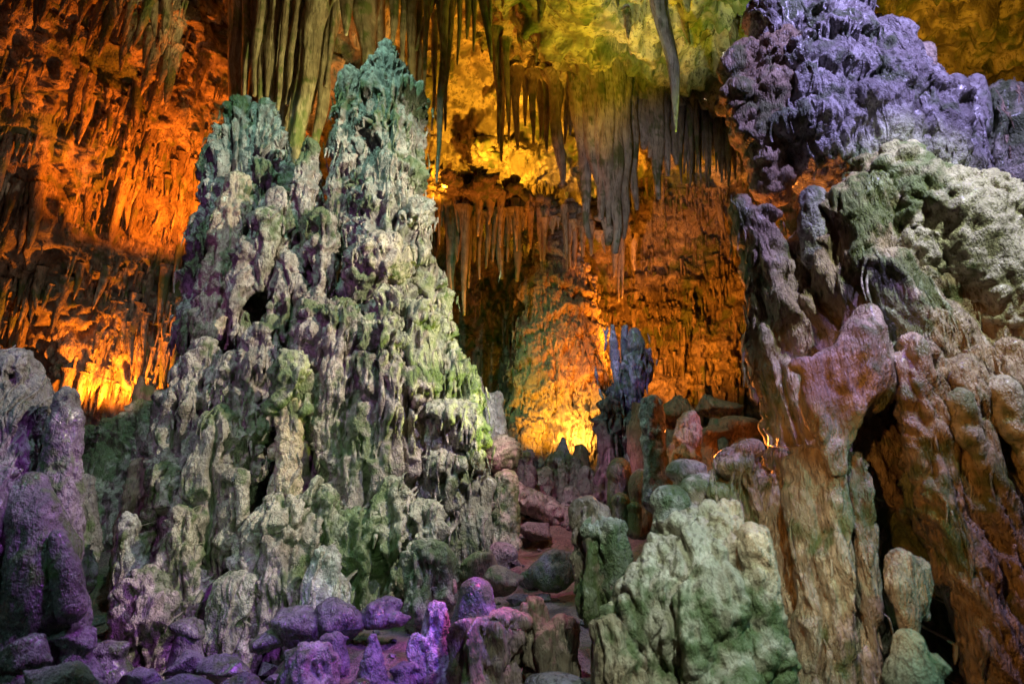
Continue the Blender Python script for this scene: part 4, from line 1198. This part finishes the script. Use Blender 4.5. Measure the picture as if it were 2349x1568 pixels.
def joined(name, parent, items, lean):
    """the countless small ones"""
    Vs, Fs, off = [], [], 0
    protos = []
    for me in small:
        co = np.empty(len(me.vertices) * 3, np.float32); me.vertices.foreach_get('co', co)
        protos.append((co.reshape(-1, 3), [list(p.vertices) for p in me.polygons]))
    for p, L, r in items:
        V, F = random.choice(protos)
        W = V * [r, r, L]
        W = W + np.stack([-W[:, 2] * 0 + W[:, 2] * math.tan(lean[0]), W[:, 2] * 0, W[:, 2] * 0], 1)
        Vs.append(W + p)
        Fs += [[q + off for q in f] for f in F]
        off += len(V)
    me = bpy.data.meshes.new(name)
    me.from_pydata(np.vstack(Vs).tolist(), [], Fs)
    me.polygons.foreach_set('use_smooth', np.ones(len(me.polygons), bool))
    add_tint(me, np.vstack(Vs), .8)
    me.materials.append(M['wall'])
    o = bpy.data.objects.new(name, me)
    o['kind'] = 'stuff'
    o.parent = parent
    col.objects.link(o)

def in_left(p):
    u, v = seen(p)
    return -60 < u < 540 and -80 < v < 900 and float(perlin(np.array([[p[0] * .8, p[1] * .8, p[2] * 1.1]]))[0]) > -.10
def in_back(p):
    u, v = seen(p)
    return 960 < u < 1760 and 380 < v < 900
big_l = scatter(wall_left, WL, WLN, 280, in_left, (.20, .95), (.03, .12))
place(wall_left, big_l, (.09, .04))
def in_roof(p):
    u, v = seen(p)
    return 1100 < u < 1720 and -40 < v < 260 and p[2] > 9
place(ceiling, scatter(ceiling, CE, CEN, 45, in_roof, (.10, .45), (.025, .08)), (0, 0))
joined('stalactite_fringe', wall_left, scatter(wall_left, WL, WLN, 900, in_left, (.10, .42), (.012, .040)), (.09, 0))
big_b = scatter(wall_back, WB, WBN, 150, in_back, (.25, .9), (.03, .09))
place(wall_back, big_b, (0, 0))
joined('stalactite_fringe', wall_back, scatter(wall_back, WB, WBN, 700, in_back, (.12, .45), (.015, .045)), (0, 0))

# ------------------------------------------------------------------ cobbles and grit on the floor
def rock_mesh(seed):
    V, Fs = hull((0, 0, 0), (1, .8, .6), seed + 40)
    me = bpy.data.meshes.new('cobble')
    me.from_pydata(V.tolist(), [], Fs[0].tolist())
    me.materials.append(M['wetrock'])
    return me
rm = [rock_mesh(s) for s in range(6)]
Vs, Fs, off = [], [], 0
for k in range(1100):
    x = random.uniform(-4.5, 3.2); y = random.uniform(4.0, 12)
    s = .02 + .10 * random.random() ** 3
    me = rm[k % 6]
    co = np.empty(len(me.vertices) * 3, np.float32); me.vertices.foreach_get('co', co)
    a = random.uniform(0, 6.28)
    c = co.reshape(-1, 3) * s
    c = np.stack([c[:, 0] * math.cos(a) - c[:, 1] * math.sin(a), c[:, 0] * math.sin(a) + c[:, 1] * math.cos(a), c[:, 2]], 1)
    zi = P[np.argmin((P[:, 0] - x) ** 2 + (P[:, 1] - y) ** 2), 2] if k % 1 == 0 else 0
    Vs.append(c + [x, y, float(zi) + s * .25])
    Fs += [[int(q) + off for q in p.vertices] for p in me.polygons]
    off += len(c)
me = bpy.data.meshes.new('loose_stones')
me.from_pydata(np.vstack(Vs).tolist(), [], Fs)
add_tint(me, np.vstack(Vs), 1.5)
me.materials.append(M['wetrock'])
o = bpy.data.objects.new('loose_stones', me)
o['kind'] = 'stuff'
o['label'] = 'loose stones and grit scattered over the cave floor'
o['category'] = 'stones'
col.objects.link(o)
print('total', round(time.time() - T0, 1))
